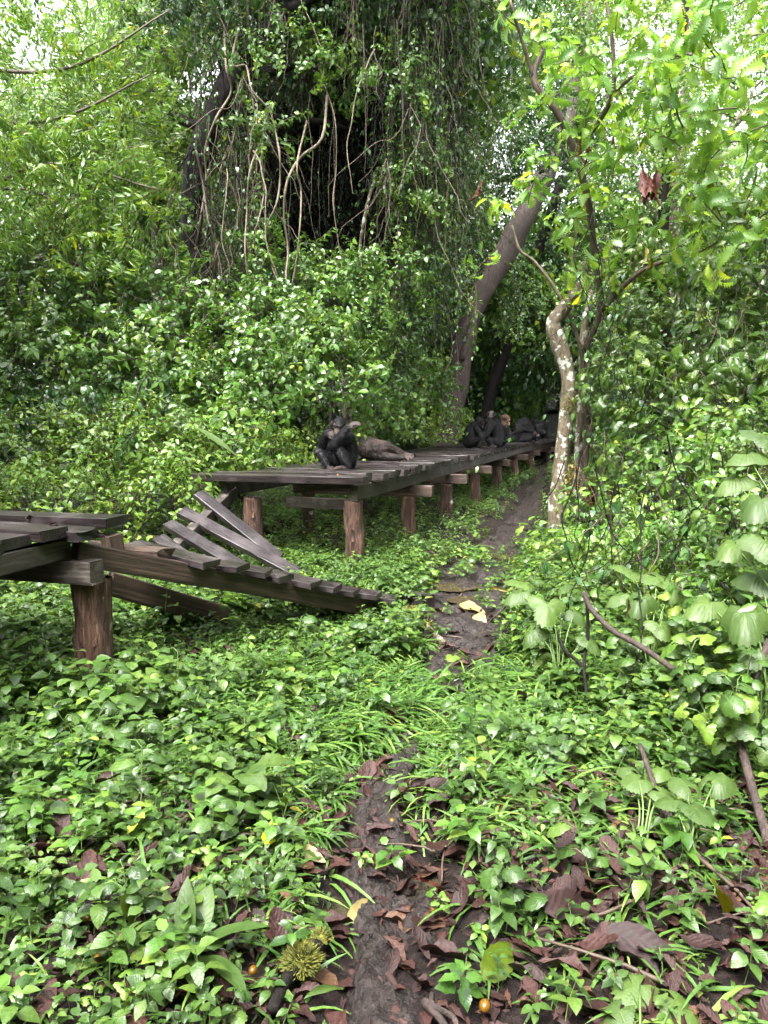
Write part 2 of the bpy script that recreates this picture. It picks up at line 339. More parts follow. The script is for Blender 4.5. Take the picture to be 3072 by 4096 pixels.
cl = smooth_pts([(p.x, p.y, w) for p, w in trail], 40); V = []; nw = 33
for i, q in enumerate(cl):
    d = (cl[min(i + 1, len(cl) - 1)] - cl[max(i - 1, 0)]); nrm = Vector((d.y, -d.x)).normalized()
    for j in range(nw):
        s = (j / (nw - 1) - .5) * 2; e = 1 + .25 * noise.noise(Vector((q.x * 3, q.y * 3, s * 2)))
        x, y = q.x + nrm.x * s * q.z * e * 1.15, q.y + nrm.y * s * q.z * e * 1.15
        lump = .06 * noise.noise(Vector((x * 4.5, y * 4.5, 1))) + .028 * noise.noise(Vector((x * 11, y * 11, 4))) + .025 * abs(noise.noise(Vector((x * 24, y * 24, 4)))) + .014 * noise.noise(Vector((x * 50, y * 50, 8)))
        V.append((x, y, gzf(x, y) + .018 - .05 * max(0, abs(s) - .75) / .25 + lump))
F = [(i * nw + j, i * nw + j + 1, (i + 1) * nw + j + 1, (i + 1) * nw + j) for i in range(len(cl) - 1) for j in range(nw - 1)]
me = bpy.data.meshes.new('mud_path'); me.from_pydata(V, [], F); me.materials.append(M['mud'])
me.polygons.foreach_set('use_smooth', np.ones(len(F), bool))
tag(link('mud_path', me), 'muddy trail winding beside the boardwalk', kind='structure')
for px, py, rx, ry, lab in ((485, 553, .32, .34, 'brown puddle on the trail by the pale tree'), (454, 587, .2, .16, 'small puddle beside the sunken plank end'), (470, 598, .16, .2, 'thin puddle in trail footprints')):
    c = G(px, py); mb = MB(); k = 26
    Vp = [(math.cos(t) * rx * (1 + .25 * math.sin(3 * t + px)), math.sin(t) * ry * (1 + .2 * math.cos(2 * t + py)), 0) for t in [2 * math.pi * i / k for i in range(k)]]
    mb.add(Vp, [tuple(range(k))], None, 'water')
    tag(link('puddle', mb.mesh('puddle'), loc=(c.x, c.y, gzf(c.x, c.y) + .04)), lab, kind='structure')

# ------------------------------------------------------------------ boardwalk
DZ = .94; TH = .07
ang = math.atan(.321); dv = Vector((math.sin(ang), math.cos(ang), 0)); rv = Vector((math.cos(ang), -math.sin(ang), 0))
E0 = Vector((-.19, 7.4, DZ))                          # right edge of the deck at its broken end
def deck(s, r=0.0, z=0.0): return E0 + dv * s + rv * (r + .012 * max(0, s - 12) ** 2) + Vector((0, 0, z))
ax = math.atan2(rv.y, rv.x)
plank_var = [board_mesh('plank', 'plank', 1.74, .2, TH, wob=.09, end=.008) for _ in range(7)]
bw = empty('boardwalk', deck(0, -.85, -DZ), 'long raised timber boardwalk on posts where the chimpanzees sit', 'boardwalk')
bw_inv = Matrix.Translation(-bw.location)
def child(name, me, parent, mtx):
    o = link(name, me, parent); o.matrix_local = Matrix.Translation(-parent.location) @ mtx; return o
s = 0.0; i = 0
while s < 20.3:
    jr = U(-.07, .03) + .03 * math.sin(s * 1.1)
    if i == 0: p = deck(0.02, .02, .012); L = Matrix.Diagonal((1.12, 1, 1.08, 1)); p = p - rv * 1.74 * 1.12
    else: p = deck(s, jr, U(-.008, .006)) - rv * 1.74; L = Matrix.Identity(4)
    if i == 1: p += Vector((0, 0, .028))
    m4 = Matrix.Translation(p) @ Matrix.Rotation(ax + U(-.012, .012) - (.03 if i == 1 else 0), 4, 'Z') @ Matrix.Rotation(U(-.01, .01), 4, 'Y') @ Matrix.Rotation(U(-.05, .05), 4, 'X') @ L
    child('plank', plank_var[i % 7], bw, m4); s += .285 + U(-.012, .012); i += 1
def beam_between(name, parent, a, b, w, h, mat, n=6, wob=.03, chip=0):   # top face runs a -> b
    a, b = Vector(a), Vector(b); d = b - a
    me = board_mesh(name, mat, d.length, w, h, n=n, wob=wob, end=.01, chip=chip)
    x = d.normalized(); y = Vector((0, 0, 1)).cross(x).normalized(); z = x.cross(y)
    m4 = Matrix.Translation(a) @ Matrix((x, y, z)).transposed().to_4x4()
    if parent is None: o = link(name, me); o.matrix_world = m4; return o
    return child(name, me, parent, m4)
sp_s = [0.1, 2.15, 4.25, 6.6, 9.1, 11.7, 14.4, 17.1, 20.2]
for r in (-.13, -1.6):
    for a, b in zip(sp_s[:-1], sp_s[1:]):
        beam_between('stringer', bw, deck(a - (.05 if a == .1 else .002), r, -TH - .006), deck(b - .004, r + U(-.01, .01), -TH - .006), .08, .15, 'beam')
def post_mesh(h, r, mat='post', sides=14):
    mb = MB(); tube(mb, [(0, 0, -.3), (.006, 0, h * .3), (-.006, .004, h * .7), (0, 0, h)], r * 1.08, r, mat, sides, wob=.28, k=6)
    fl = []
    for _ in range(6):                               # flaking bark
        a = U(0, 6.28); z = U(.05, max(.1, h * .75)); L = U(.08, .3); w = U(.15, .4); V = []
        for i in range(5):
            t = i / 4; o_ = r * (1.05 + (.16 * U(.3, 1)) * (abs(t - .5) * 2) ** 2)
            for e in (-.5, .5):
                b_ = a + e * w * (.4 + .6 * math.sin(math.pi * (.15 + .7 * t))) + U(-.04, .04); V.append((math.cos(b_) * o_, math.sin(b_) * o_, z + L * t))
        mf = MB(); mf.add(V, [(2 * i, 2 * i + 1, 2 * i + 3, 2 * i + 2) for i in range(4)], None, mat); fl.append(mf.mesh('bark_flake'))
    return mb.mesh('post'), fl
def add_post(parent, meshes, mtx):
    o = child('post', meshes[0], parent, mtx); [link('bark_flake', f_, o) for f_ in meshes[1]]; return o
for k, s in enumerate(sp_s):
    for r in (-.16, -1.55):
        p = deck(s, r); g = gzf(p.x, p.y)
        first = (k == 0)
        top = DZ - TH - .16 - (0 if first else .15)
        rr = .095 if not k % 2 else .085
        if first: p = deck(s + .02, r + (.0 if r > -1 else .25)); 
        add_post(bw, post_mesh(top - g, rr), Matrix.Translation((p.x, p.y, g)))
    if not first:
        beam_between('crossbeam', bw, deck(s, .12 + U(-.03, .06), -TH - .165), deck(s, -1.75, -TH - .165), .1, .14, 'fallen')
beam_between('crossbeam', bw, deck(.32, -.98, -TH - .165), deck(.22, -.2, -TH - .16), .09, .11, 'beam')
# sloping far end
ramp_v = empty('boardwalk_ramp', deck(20.4, -.85, -DZ), 'far sloping boardwalk ramp climbing into the dark forest', 'ramp')
far0 = deck(20.5, -.86); far_d = Vector((P(566, 402, 36).x - far0.x, 36 - far0.y, 1.62)); far_d = far_d / far_d.length
fr = Vector((far_d.y, -far_d.x, 0)).normalized()
for i in range(31):
    p = far0 + far_d * (i * .295) - fr * (.87 + U(-.04, .04))
    x = fr; y = far_d.normalized(); z = x.cross(y)
    child('plank', plank_var[i % 7], ramp_v, Matrix.Translation(p) @ Matrix((x, y, z)).transposed().to_4x4())
for sgn in (-.7, .7):
    beam_between('stringer', ramp_v, far0 + fr * sgn + Vector((0, 0, -.08)), far0 + fr * sgn + far_d * 9.1 + Vector((0, 0, -.08)), .09, .17, 'beam')
    for q in (2.2, 4.6, 7.0):
        c = far0 + fr * sgn + far_d * q; g = gzf(c.x, c.y)
        add_post(ramp_v, post_mesh(max(.3, c.z - .26 - g), .09), Matrix.Translation((c.x, c.y, g)))

# near end of the boardwalk, left
nb = empty('boardwalk_stub', deck(-3.6, -.85, -DZ), 'near stub of broken boardwalk on a thick peeling post', 'boardwalk')
pv2 = [board_mesh('plank', 'plank', 1.9, .2, .058, n=6, wob=.1, end=.01) for _ in range(3)]
rot_board = board_mesh('plank', 'plank', 1.7, .18, .055, n=9, wob=.2, end=.05)
for i, (px, py, dz, dr, rz, me_) in enumerate(((27, 538, 0.0, 0, .02, pv2[0]), (65, 533, .015, 0, .0, pv2[1]), (101, 529, .0, 0, -.03, rot_board), (127, 521, .02, 0, .02, pv2[2]))):
    e = G(px, py, DZ) - rv * .07
    L = 1.9 if me_ is not rot_board else 1.7
    m4 = Matrix.Translation(Vector((e.x, e.y, DZ + dz)) - Vector((math.cos(ax + rz), math.sin(ax + rz), 0)) * L) @ Matrix.Rotation(ax + rz, 4, 'Z')
    child('plank', me_, nb, m4)
for i in range(4):
    e = G(27, 538, DZ) - dv * (.29 * (i + 1))
    child('plank', pv2[i % 3], nb, Matrix.Translation(e + Vector((0, 0, U(0, .01))) - rv * (1.9 - U(-.04, .06))) @ Matrix.Rotation(ax, 4, 'Z'))
post_c = G(90, 600, .45); post_c = Vector((post_c.x, 4.12, 0)); post_c.x = (84 - 384) / 750 * 4.1
beam_between('stringer', nb, Vector((post_c.x - .55, 2.4, DZ - .066)), Vector((post_c.x - .1, 4.02, DZ - .066)), .09, .105, 'beam')
beam_between('stringer', nb, Vector((post_c.x - .55, 2.4, DZ - .082)) - rv * 1.5, Vector((post_c.x + .05, 4.2, DZ - .082)) - rv * 1.5, .09, .17, 'beam')
beam_between('crossbeam', nb, Vector((post_c.x + .1, 3.96, DZ - .176)), Vector((post_c.x - 1.9, 4.5, DZ - .176)), .12, .125, 'beam')
beam_between('upright', nb, Vector((post_c.x + .12, 4.25, DZ - .07)), Vector((post_c.x + .13, 4.26, DZ - .17)), .1, .09, 'fallen')
add_post(nb, post_mesh(DZ - .304 - gzf(post_c.x, 4.12), .1, sides=18), Matrix.Translation((post_c.x + .0, 4.12, gzf(post_c.x, 4.12))))
p2 = Vector((post_c.x, 4.12, 0)) - rv * 1.5
add_post(nb, post_mesh(.5, .12), Matrix.Translation((p2.x, p2.y, gzf(p2.x, p2.y))))

# collapsed middle span
cs = empty('collapsed_span', Vector((-1.2, 5.6, 0)), 'collapsed boardwalk span with slanting loose planks', 'boardwalk')
fa = Vector((post_c.x - .02, 4.02, DZ - .085)); fb = P(388, 603, 5.9)
beam_between('stringer', cs, fa, fb, .1, .13, 'fallen', n=12, wob=.1)
fa2 = P(112, 572, 4.75); fb2 = P(228, 606, 5.3)
beam_between('stringer', cs, fa2, fb2, .09, .15, 'fallen', n=6)
d_ = (fb - fa).normalized()
stub = [board_mesh('plank', 'plank', .62, .17, .042, n=3, wob=.06, end=.03) for _ in range(4)]
broken = board_mesh('plank', 'fallen', .5, .15, .06, n=7, wob=.2, end=.05, chip=.1)
Ls = (fb - fa).length
def beam_q(px):                                     # fraction along the beam seen at a pixel column
    k_ = (px - 384) / 750; return (k_ * fa.y - fa.x) / ((fb.x - fa.x) - k_ * (fb.y - fa.y))
for i, q in enumerate([beam_q(px) for px in (160, 190, 219, 246, 270, 294, 317, 339, 358, 376)]):
    c = fa + d_ * (Ls * q)
    me_ = broken if i == 0 else stub[i % 4]
    rz = ax + U(-.22, .22) + (.1 if i == 0 else 0)
    x = Vector((math.cos(rz), math.sin(rz), U(-.1, .03) - .05)).normalized(); y = Vector((0, 0, 1)).cross(x).normalized(); z = x.cross(y)
    child('plank', me_, cs, Matrix.Translation(c + Vector((0, 0, .046 + U(0, .008))) - x * (.5 - U(0, .05))) @ Matrix((x, y, z)).transposed().to_4x4())
beam_between('stringer', cs, P(232, 487, 8.1), P(166, 552, 6.3), .1, .13, 'beam')
for (a, b, ya, yb, w) in (((199, 492), (280, 556), 7.45, 7.15, .135), ((182, 509), (304, 575), 7.1, 6.75, .14), ((168, 522), (248, 569), 6.75, 6.2, .125), ((158, 536), (188, 559), 6.3, 5.9, .12)):
    A, B = P(*a, ya), P(*b, yb); x = (B - A).normalized()
    y = Vector((.3, .8, .35)); y = (y - x * y.dot(x)).normalized(); z = x.cross(y)
    child('plank', board_mesh('plank', 'plank', (B - A).length, w, .055, n=5, wob=.06, end=.012), cs, Matrix.Translation(A) @ Matrix((x, y, z)).transposed().to_4x4())
o = beam_between('sunken_plank', None, P(386, 587, 6.35), P(431, 595, 6.0), .1, .12, 'plank', n=3)
tag(o, 'squared dark plank end sunk in the mud beside the trail', 'plank')
o = beam_between('sunken_plank', None, P(366, 593, 6.1), P(398, 612, 5.75), .12, .05, 'plank', n=3)
tag(o, 'thin splintered board lying flat beside the mossy branch', 'plank')

# ------------------------------------------------------------------ plant prototypes (geometry reused by the scatters)
def proto(name, mb, smooth=True): return bpy.data.objects.new(name, mb.mesh(name, smooth))
def herb(h, L, mat, pairs=4, n=4, serr=0.0):
    mb = MB(); lean = Vector((U(-.25, .25), U(-.25, .25), 1)) * h
    tube(mb, [(0, 0, -.03), lean * .5 + Vector((U(-.02, .02), U(-.02, .02), 0)), lean], .003, .0015, 'stem', 3, k=2, cap=False)
    a0 = U(0, 6)
    for k in range(pairs):
        t = .35 + .65 * (k + 1) / pairs; s_ = L * (1.1 - .45 * k / pairs) * U(.85, 1.15)
        for q in (0, 1):
            a = a0 + k * math.pi / 2 + q * math.pi + U(-.3, .3)
            leaf(mb, orient((math.cos(a), math.sin(a), U(.05, .55) + .3 * (k == pairs - 1)), U(-.3, .3), lean * t), s_, s_ * U(.55, .7), mat, n, 'ovate', U(.1, .35), U(.5, 1.1), serr=serr, petiole=s_ * .15)
    return mb
def tuft(n_, L, mat, w=.014):
    mb = MB()
    for _ in range(n_):
        a = U(0, 6.28); e = U(.5, 1.6); l_ = L * U(.6, 1.1)
        leaf(mb, orient((math.cos(a), math.sin(a), e), U(-.4, .4), (U(-.02, .02), U(-.02, .02), -.01)), l_, w * U(.8, 1.3), mat, 5, 'blade', .25, U(1.0, 2.2))
    return mb
def sprig(L, nl, ll, mat, shape='ovate', droop=1.0, ratio=.55, n=3, twig='twig', hang=.4, serr=0.0):
    mb = MB(); pts = []; p = Vector((0, 0, 0)); a = U(0, 6.28); d = Vector((math.cos(a) * .25, math.sin(a) * .25, 1)).normalized(); side = Vector((math.cos(a), math.sin(a), 0))
    for i in range(6):
        pts.append(p.copy()); p = p + d * L / 5; d = (d + side * droop * .22 + Vector((U(-.15, .15), U(-.15, .15), -droop * .1))).normalized()
    tube(mb, pts, .006, .002, twig, 3, k=1, cap=False)
    for k in range(nl):
        t = .12 + .88 * (k + U(0, .8)) / nl; f = t * 5; i = min(4, int(f)); q = pts[i].lerp(pts[i + 1], f - i); dd = (pts[i + 1] - pts[i]).normalized()
        ang_ = k * 2.4 + U(-.5, .5); o_ = Vector((math.cos(ang_), math.sin(ang_), U(-.2, .3)))
        v = (o_ + dd * U(.2, .8) + Vector((0, 0, -hang))).normalized()
        s_ = ll * U(.65, 1.2)
        leaf(mb, orient(v, U(-.5, .5), q), s_, s_ * ratio * U(.85, 1.15), mat, n, shape, U(.05, .4), U(.3, 1.1), petiole=s_ * .2, serr=serr)
    return mb
def strand(L, nl, ll, mat, ratio=.5, shape='ovate', twig='twig'):
    mb = MB(); pts = [Vector((0, 0, 0))]
    for i in range(6): pts.append(pts[-1] + Vector((U(-.12, .12), U(-.12, .12), -1)).normalized() * L / 6)
    tube(mb, pts, .006, .003, twig, 3, k=2, cap=False)
    for k in range(nl):
        f = 6 * (k + U(0, .9)) / nl * .999; i = int(f); q = pts[i].lerp(pts[i + 1], f - i); a = U(0, 6.28); s_ = ll * U(.6, 1.2)
        leaf(mb, orient((math.cos(a), math.sin(a), U(-1.4, .1)), U(-.4, .4), q), s_, s_ * ratio, mat, 3, shape, U(.1, .4), U(.2, .9), petiole=s_ * .4)
    return mb
def tangle(L, n_, twig='twig', th=1.0):
    mb = MB()
    for _ in range(n_):
        p = Vector((U(-.35, .35), U(-.2, .2), U(-.1, .2))); d = Vector((U(-.5, .5), U(-.3, .3), -1)); pts = [p.copy()]
        for i in range(9):
            d = (d + Vector((U(-.55, .55), U(-.4, .4), U(-.45, .3)))).normalized(); p = p + d * L / 9; pts.append(p.copy())
        tube(mb, pts, U(.006, .014) * th, .004 * th, twig, 4, k=3, cap=False)
        for k in range(5):
            q = random.choice(pts); leaf(mb, orient((U(-1, 1), U(-1, 1), U(-1, .2)), U(-.5, .5), q), U(.06, .1), .05, 'dark', 3, 'ovate', .2, .6)
    return mb
def clump(rad, nl, ll, mat, ratio=.5, shape='ovate', n=2):
    mb = MB()
    for _ in range(7):
        v = Vector((U(-1, 1), U(-1, 1), U(-.3, 1))).normalized() * rad
        tube(mb, [(0, 0, 0), v * .5 + Vector((0, 0, .05)), v], .008, .002, 'twig', 3, k=1, cap=False)
    for _ in range(nl):
        v = Vector((random.gauss(0, 1), random.gauss(0, 1), random.gauss(0, 1))).normalized(); q = v * rad * U(.45, 1) ** .7; s_ = ll * U(.6, 1.25)
        d = (v + Vector((U(-.6, .6), U(-.6, .6), U(-1.1, .1)))).normalized()
        leaf(mb, orient(d, U(-.6, .6), q), s_, s_ * ratio, mat, n, shape, U(.05, .35), U(.3, .9))
    return mb
def serr_branch(L, nl, ll, mat):
    mb = MB(); pts = [Vector((0, 0, 0))]; d = Vector((U(-.3, .3), U(-.3, .3), 1)).normalized()
    for i in range(5): pts.append(pts[-1] + d * L / 5); d = (d + Vector((U(-.25, .25), U(-.25, .25), U(-.15, .1)))).normalized()
    tube(mb, pts, .011, .005, 'twig', 4, k=2, cap=False)
    for k in range(nl):
        f = 5 * (.3 + .7 * k / nl); i = min(4, int(f)); q = pts[i].lerp(pts[i + 1], f - i); a = k * 2.4 + U(-.3, .3); s_ = ll * U(.65, 1.15)
        leaf(mb, orient((math.cos(a), math.sin(a), U(-.7, .4)), U(-.5, .5), q), s_, s_ * .4, mat, 19, 'narrow', U(.1, .4), U(.6, 1.7), serr=.42, petiole=s_ * .06, wave=.02)
    return mb
def lobed_sprig(L, nl, ll, mat, lobes=5, depth=.35):
    mb = MB(); pts = [Vector((0, 0, -.05))]; d = Vector((U(-.2, .2), U(-.2, .2), 1)).normalized()
    for i in range(4): pts.append(pts[-1] + d * L / 4); d = (d + Vector((U(-.2, .2), U(-.2, .2), 0))).normalized()
    tube(mb, pts, .006, .003, 'stem', 4, k=2, cap=False)
    for k in range(nl):
        f = 4 * (.3 + .7 * (k + 1) / nl) * .999; i = int(f); q = pts[i].lerp(pts[i + 1], f - i); a = k * 2.4 + U(-.4, .4); s_ = ll * U(.6, 1.15)
        o_ = Vector((math.cos(a), math.sin(a), U(.1, .5))); e = q + o_.normalized() * s_ * .7
        tube(mb, [q, (q + e) / 2 + Vector((0, 0, .02)), e], .0025, .002, 'stem', 3, k=1, cap=False)
        lobed(mb, orient((o_.x, o_.y, U(-.7, .1)), U(-.3, .3), e), s_, mat, lobes, depth, .07, U(.05, .25), n=25)
    return mb
def frond(L, mat='dark'):
    mb = MB(); pts = [Vector((0, 0, 0))]; d = Vector((0, .5, 1)).normalized()
    for i in range(10): pts.append(pts[-1] + d * L / 10); d = (d + Vector((0, .12, -.2))).normalized()
    tube(mb, pts, .014, .004, 'stem', 4, k=1, cap=False)
    for k in range(70):
        f = 10 * (.15 + .85 * k / 70) * .999; i = int(f); q = pts[i].lerp(pts[i + 1], f - i); s_ = L * .3 * math.sin(math.pi * (.15 + .8 * k / 70))
        for sgn in (-1, 1):
            t_ = (pts[i + 1] - pts[i]).normalized()
            leaf(mb, orient(Vector((sgn, 0, -.25)) + t_ * .7, sgn * .3, q), s_, .026, mat, 3, 'narrow', .3, .7)
    return mb

PR = {}
PR['herb'] = [proto('h', herb(U(.14, .26), U(.07, .1), 'herb', random.choice((3, 4, 4)))) for _ in range(6)]
PR['herbdark'] = [proto('hd', herb(U(.16, .3), U(.08, .12), 'shrub', 4, 5, .12)) for _ in range(4)]
PR['small'] = [proto('sm', herb(U(.06, .12), U(.03, .05), 'herb', 3, 3)) for _ in range(4)]
PR['grass'] = [proto('g', tuft(random.randint(6, 11), U(.16, .28), 'grass', U(.012, .018))) for _ in range(5)]
PR['shrub'] = [proto('s', sprig(U(.45, .75), 26, .085, 'shrub', droop=1.1)) for _ in range(5)]
PR['bright'] = [proto('b', sprig(U(.4, .6), 22, .075, 'bright', droop=.8)) for _ in range(4)]
PR['dark'] = [proto('d', sprig(U(.5, .8), 28, .1, 'dark', droop=1.2, hang=.7)) for _ in range(4)]
PR['fine'] = [proto('f', sprig(U(.6, .95), 34, .12, 'fine', 'narrow', 1.5, .27, 3, 'twig', 1.0)) for _ in range(5)]
PR['strand'] = [proto('st', strand(U(.8, 1.3), 30, .085, 'shrub')) for _ in range(4)] + [proto('st', strand(U(.9, 1.4), 16, .075, 'dark')) for _ in range(2)]
PR['darkstrand'] = [proto('ds', strand(U(.9, 1.5), 22, .085, 'dark')) for _ in range(4)]
PR['tendril'] = [proto('td', strand(U(1.2, 2.0), 3, .06, 'dark', twig='twig')) for _ in range(4)]
PR['tangle'] = [proto('ta', tangle(U(1.2, 2.0), 4, 'darkbark' if q % 2 else 'twig')) for q in range(4)] + [proto('ta', tangle(U(1.4, 2.2), 2, 'paletwig'))]
PR['thintangle'] = [proto('tt', tangle(U(1.0, 1.8), 3, 'darkbark' if q % 2 else 'twig', .5)) for q in range(4)]
PR['shade_tangle'] = [proto('dt', tangle(U(1.2, 2.0), 7, 'darkbark', 1.3)) for q in range(4)]
PR['clump'] = [proto('c', clump(.6, 170, .15, 'shrub')) for _ in range(3)]
PR['farclump'] = [proto('fc', clump(.9, 230, .2, 'dark')) for _ in range(2)] + [proto('fc', clump(.9, 230, .2, 'shrub')) for _ in range(2)]
PR['lightclump'] = [proto('lc', clump(.8, 200, .17, 'fine', .4)) for _ in range(3)]
PR['serr'] = [proto('se', serr_branch(U(.5, .85), 8, .34, 'serrated')) for _ in range(5)]
PR['serrdark'] = [proto('sd', serr_branch(U(.4, .7), 7, .3, 'broad')) for _ in range(4)]
PR['lobed'] = [proto('lo', lobed_sprig(U(.35, .6), 7, .17, 'broad', 5, .4)) for _ in range(4)]
PR['lobedbright'] = [proto('lb', lobed_sprig(U(.25, .45), 6, .13, 'bright', 5, .35)) for _ in range(3)]
PR['heart'] = [proto('ht', lobed_sprig(U(.25, .5), 7, .12, 'herb', 3, .12)) for _ in range(3)]
def litter(mat):
    mb = MB(); L = U(.13, .26)
    leaf(mb, Matrix.Translation((0, -L / 2, 0)), L, L * U(.4, .6), mat, 8, 'obovate', random.choice((U(.05, .3), U(.2, .6), U(.9, 1.3))), U(-1.0, .8), serr=.1, wave=U(.04, .12)); return mb
PR['litter'] = [proto('li', litter('litter')) for _ in range(8)]
def stick():
    mb = MB(); tube(mb, [(0, -.2, 0), (U(-.03, .03), 0, .02), (U(-.05, .05), .2, 0)], .007, .003, 'twig', 5, k=2); return mb
def clod():
    mb = MB(); V = []
    for i in range(4):
        for j in range(7):
            t = math.pi * (i + .5) / 4; r = U(.7, 1.2); V.append((math.sin(t) * math.cos(j * .9) * r * .025, math.sin(t) * math.sin(j * .9) * r * .025, math.cos(t) * r * .016))
    mb.add(V, [(i * 7 + j, i * 7 + 7 + j, i * 7 + 7 + (j + 1) % 7, i * 7 + (j + 1) % 7) for i in range(3) for j in range(7)] + [tuple(range(7)), tuple(range(21, 28))[::-1]], None, 'mud'); return mb
PR['clod'] = [proto('cd', clod()) for _ in range(5)]
PR['stick'] = [proto('sk', stick()) for _ in range(3)]

_gn = [0]
def scatter(name, pts, dirs, scl, protos, parent=None, spin=True, mat='stem'):
    n = len(pts); rots = np.zeros((n, 3), np.float32)
    for i in range(n):
        q = Vector(dirs[i]).to_track_quat('Z', 'Y') if dirs is not None else Quaternion()
        if spin: q = q @ Quaternion((0, 0, 1), U(0, 6.283))
        rots[i] = q.to_euler()
    me = bpy.data.meshes.new(name); me.from_pydata([tuple(p) for p in pts], [], [])
    me.attributes.new('rot', 'FLOAT_VECTOR', 'POINT').data.foreach_set('vector', rots.ravel())
    me.attributes.new('scl', 'FLOAT', 'POINT').data.foreach_set('value', np.asarray(scl, np.float32))
    me.attributes.new('idx', 'INT', 'POINT').data.foreach_set('value', rng.integers(0, len(protos), n).astype(np.int32))
    me.materials.append(M[mat])
    o = link(name, me, parent)
    _gn[0] += 1
    g = bpy.data.node_groups.new('scatter_%d' % _gn[0], 'GeometryNodeTree')
    g.interface.new_socket('Geometry', in_out='INPUT', socket_type='NodeSocketGeometry')
    g.interface.new_socket('Geometry', in_out='OUTPUT', socket_type='NodeSocketGeometry')
    N, L = g.nodes, g.links
    gi = N.new('NodeGroupInput'); go = N.new('NodeGroupOutput'); ip = N.new('GeometryNodeInstanceOnPoints'); jn = N.new('GeometryNodeJoinGeometry')
    for p in protos:
        oi = N.new('GeometryNodeObjectInfo'); oi.inputs['Object'].default_value = p; oi.inputs['As Instance'].default_value = False
        ti = N.new('GeometryNodeGeometryToInstance'); L.new(oi.outputs['Geometry'], ti.inputs[0]); L.new(ti.outputs[0], jn.inputs[0])
    def att(nm, ty):
        a = N.new('GeometryNodeInputNamedAttribute'); a.data_type = ty; a.inputs['Name'].default_value = nm
        return a.outputs[0]
    er = N.new('FunctionNodeEulerToRotation'); L.new(att('rot', 'FLOAT_VECTOR'), er.inputs[0])
    L.new(gi.outputs[0], ip.inputs['Points']); L.new(jn.outputs[0], ip.inputs['Instance']); ip.inputs['Pick Instance'].default_value = True
    L.new(att('idx', 'INT'), ip.inputs['Instance Index']); L.new(er.outputs[0], ip.inputs['Rotation']); L.new(att('scl', 'FLOAT'), ip.inputs['Scale'])
    sa = N.new('GeometryNodeStoreNamedAttribute'); sa.data_type = 'FLOAT'; sa.domain = 'INSTANCE'; sa.inputs['Name'].default_value = 'irnd'
    rv_ = N.new('FunctionNodeRandomValue'); rv_.data_type = 'FLOAT'; L.new(rv_.outputs[1], sa.inputs['Value'])
    L.new(ip.outputs[0], sa.inputs['Geometry']); last = sa.outputs[0]
    if parent is not None:                           # a tree's own crown is one real mesh
        rz_ = N.new('GeometryNodeRealizeInstances'); L.new(last, rz_.inputs[0]); last = rz_.outputs[0]
    L.new(last, go.inputs[0])
    md = o.modifiers.new('scatter', 'NODES'); md.node_group = g
    return o
class Cloud:                                        # collects scatter points
    def __init__(s): s.p = []; s.d = []; s.s = []
    def blob(s, c, r, n, up=.35, lo=.7, scl=(.8, 1.25), front=True, bias=None, zmin=0.05, cut=-.35):
        k = 0; tries = 0
        while k < n and tries < n * 12:
            tries += 1
            v = Vector((random.gauss(0, 1), random.gauss(0, 1), random.gauss(0, 1))).normalized()
            if front and v.y > .45 or v.z < cut: continue
            q = c + Vector((v.x * r[0], v.y * r[1], v.z * r[2])) * (U(lo, 1.0) * (1 + .22 * noise.noise(Vector((v.x * 2.3 + c.x, v.y * 2.3 + c.z, v.z * 2.3)))))
            if q.z < zmin: continue
            d = Vector((v.x / r[0], v.y / r[1], v.z / r[2])).normalized() + Vector((U(-.35, .35), U(-.35, .35), up + U(-.35, .35)))
            s.p.append(q); s.d.append(d.normalized()); s.s.append(U(*scl)); k += 1
        return s
    def px(s, px, py, Yd, rx, ry, rd, n, **kw):
        return s.blob(P(px, py, Yd), (rx * Yd / 750, rd, ry * Yd / 750), n, **kw)
    def box(s, x0, x1, y0, y1, Y0, Y1, n, dirv=(0, -.3, 1), jit=.5, scl=(.8, 1.25), hole=None, zmin=.05):
        k = 0; t = 0
        while k < n and t < n * 20:
            t += 1
            a, b, Yd = U(x0, x1), U(y0, y1), U(Y0, Y1)
            if hole and hole(a, b, Yd): continue
            q = P(a, b, Yd)
            if q.z < zmin: continue
            s.p.append(q); s.d.append((Vector(dirv) + Vector((U(-jit, jit), U(-jit, jit), U(-jit, jit)))).normalized()); s.s.append(U(*scl)); k += 1
        return s
    def make(s, name, kind, parent=None, hang=False):
        o = scatter(name, s.p if parent is None else [p - parent.location for p in s.p], None if hang else s.d, s.s, PR[kind], parent); return o

# ------------------------------------------------------------------ trees
def tree_trunk(parent, name, pts, radii, mat, sides=10, wob=.15, k=5):
    mb = MB(); tube(mb, [Vector(p) - parent.location for p in pts], 1, 1, mat, sides, wob=wob, k=k, radii=radii)
    return link(name, mb.mesh(name), parent)
def tree(name, base, label, group=None):
    return empty(name, base, label, 'tree', group)
def wiggle(a, b, n=4, amp=.1):
    a, b = Vector(a), Vector(b); out = [a]
    for i in range(1, n): out.append(a.lerp(b, i / n) + Vector((U(-amp, amp), U(-amp, amp), U(-amp, amp))))
    return out + [b]

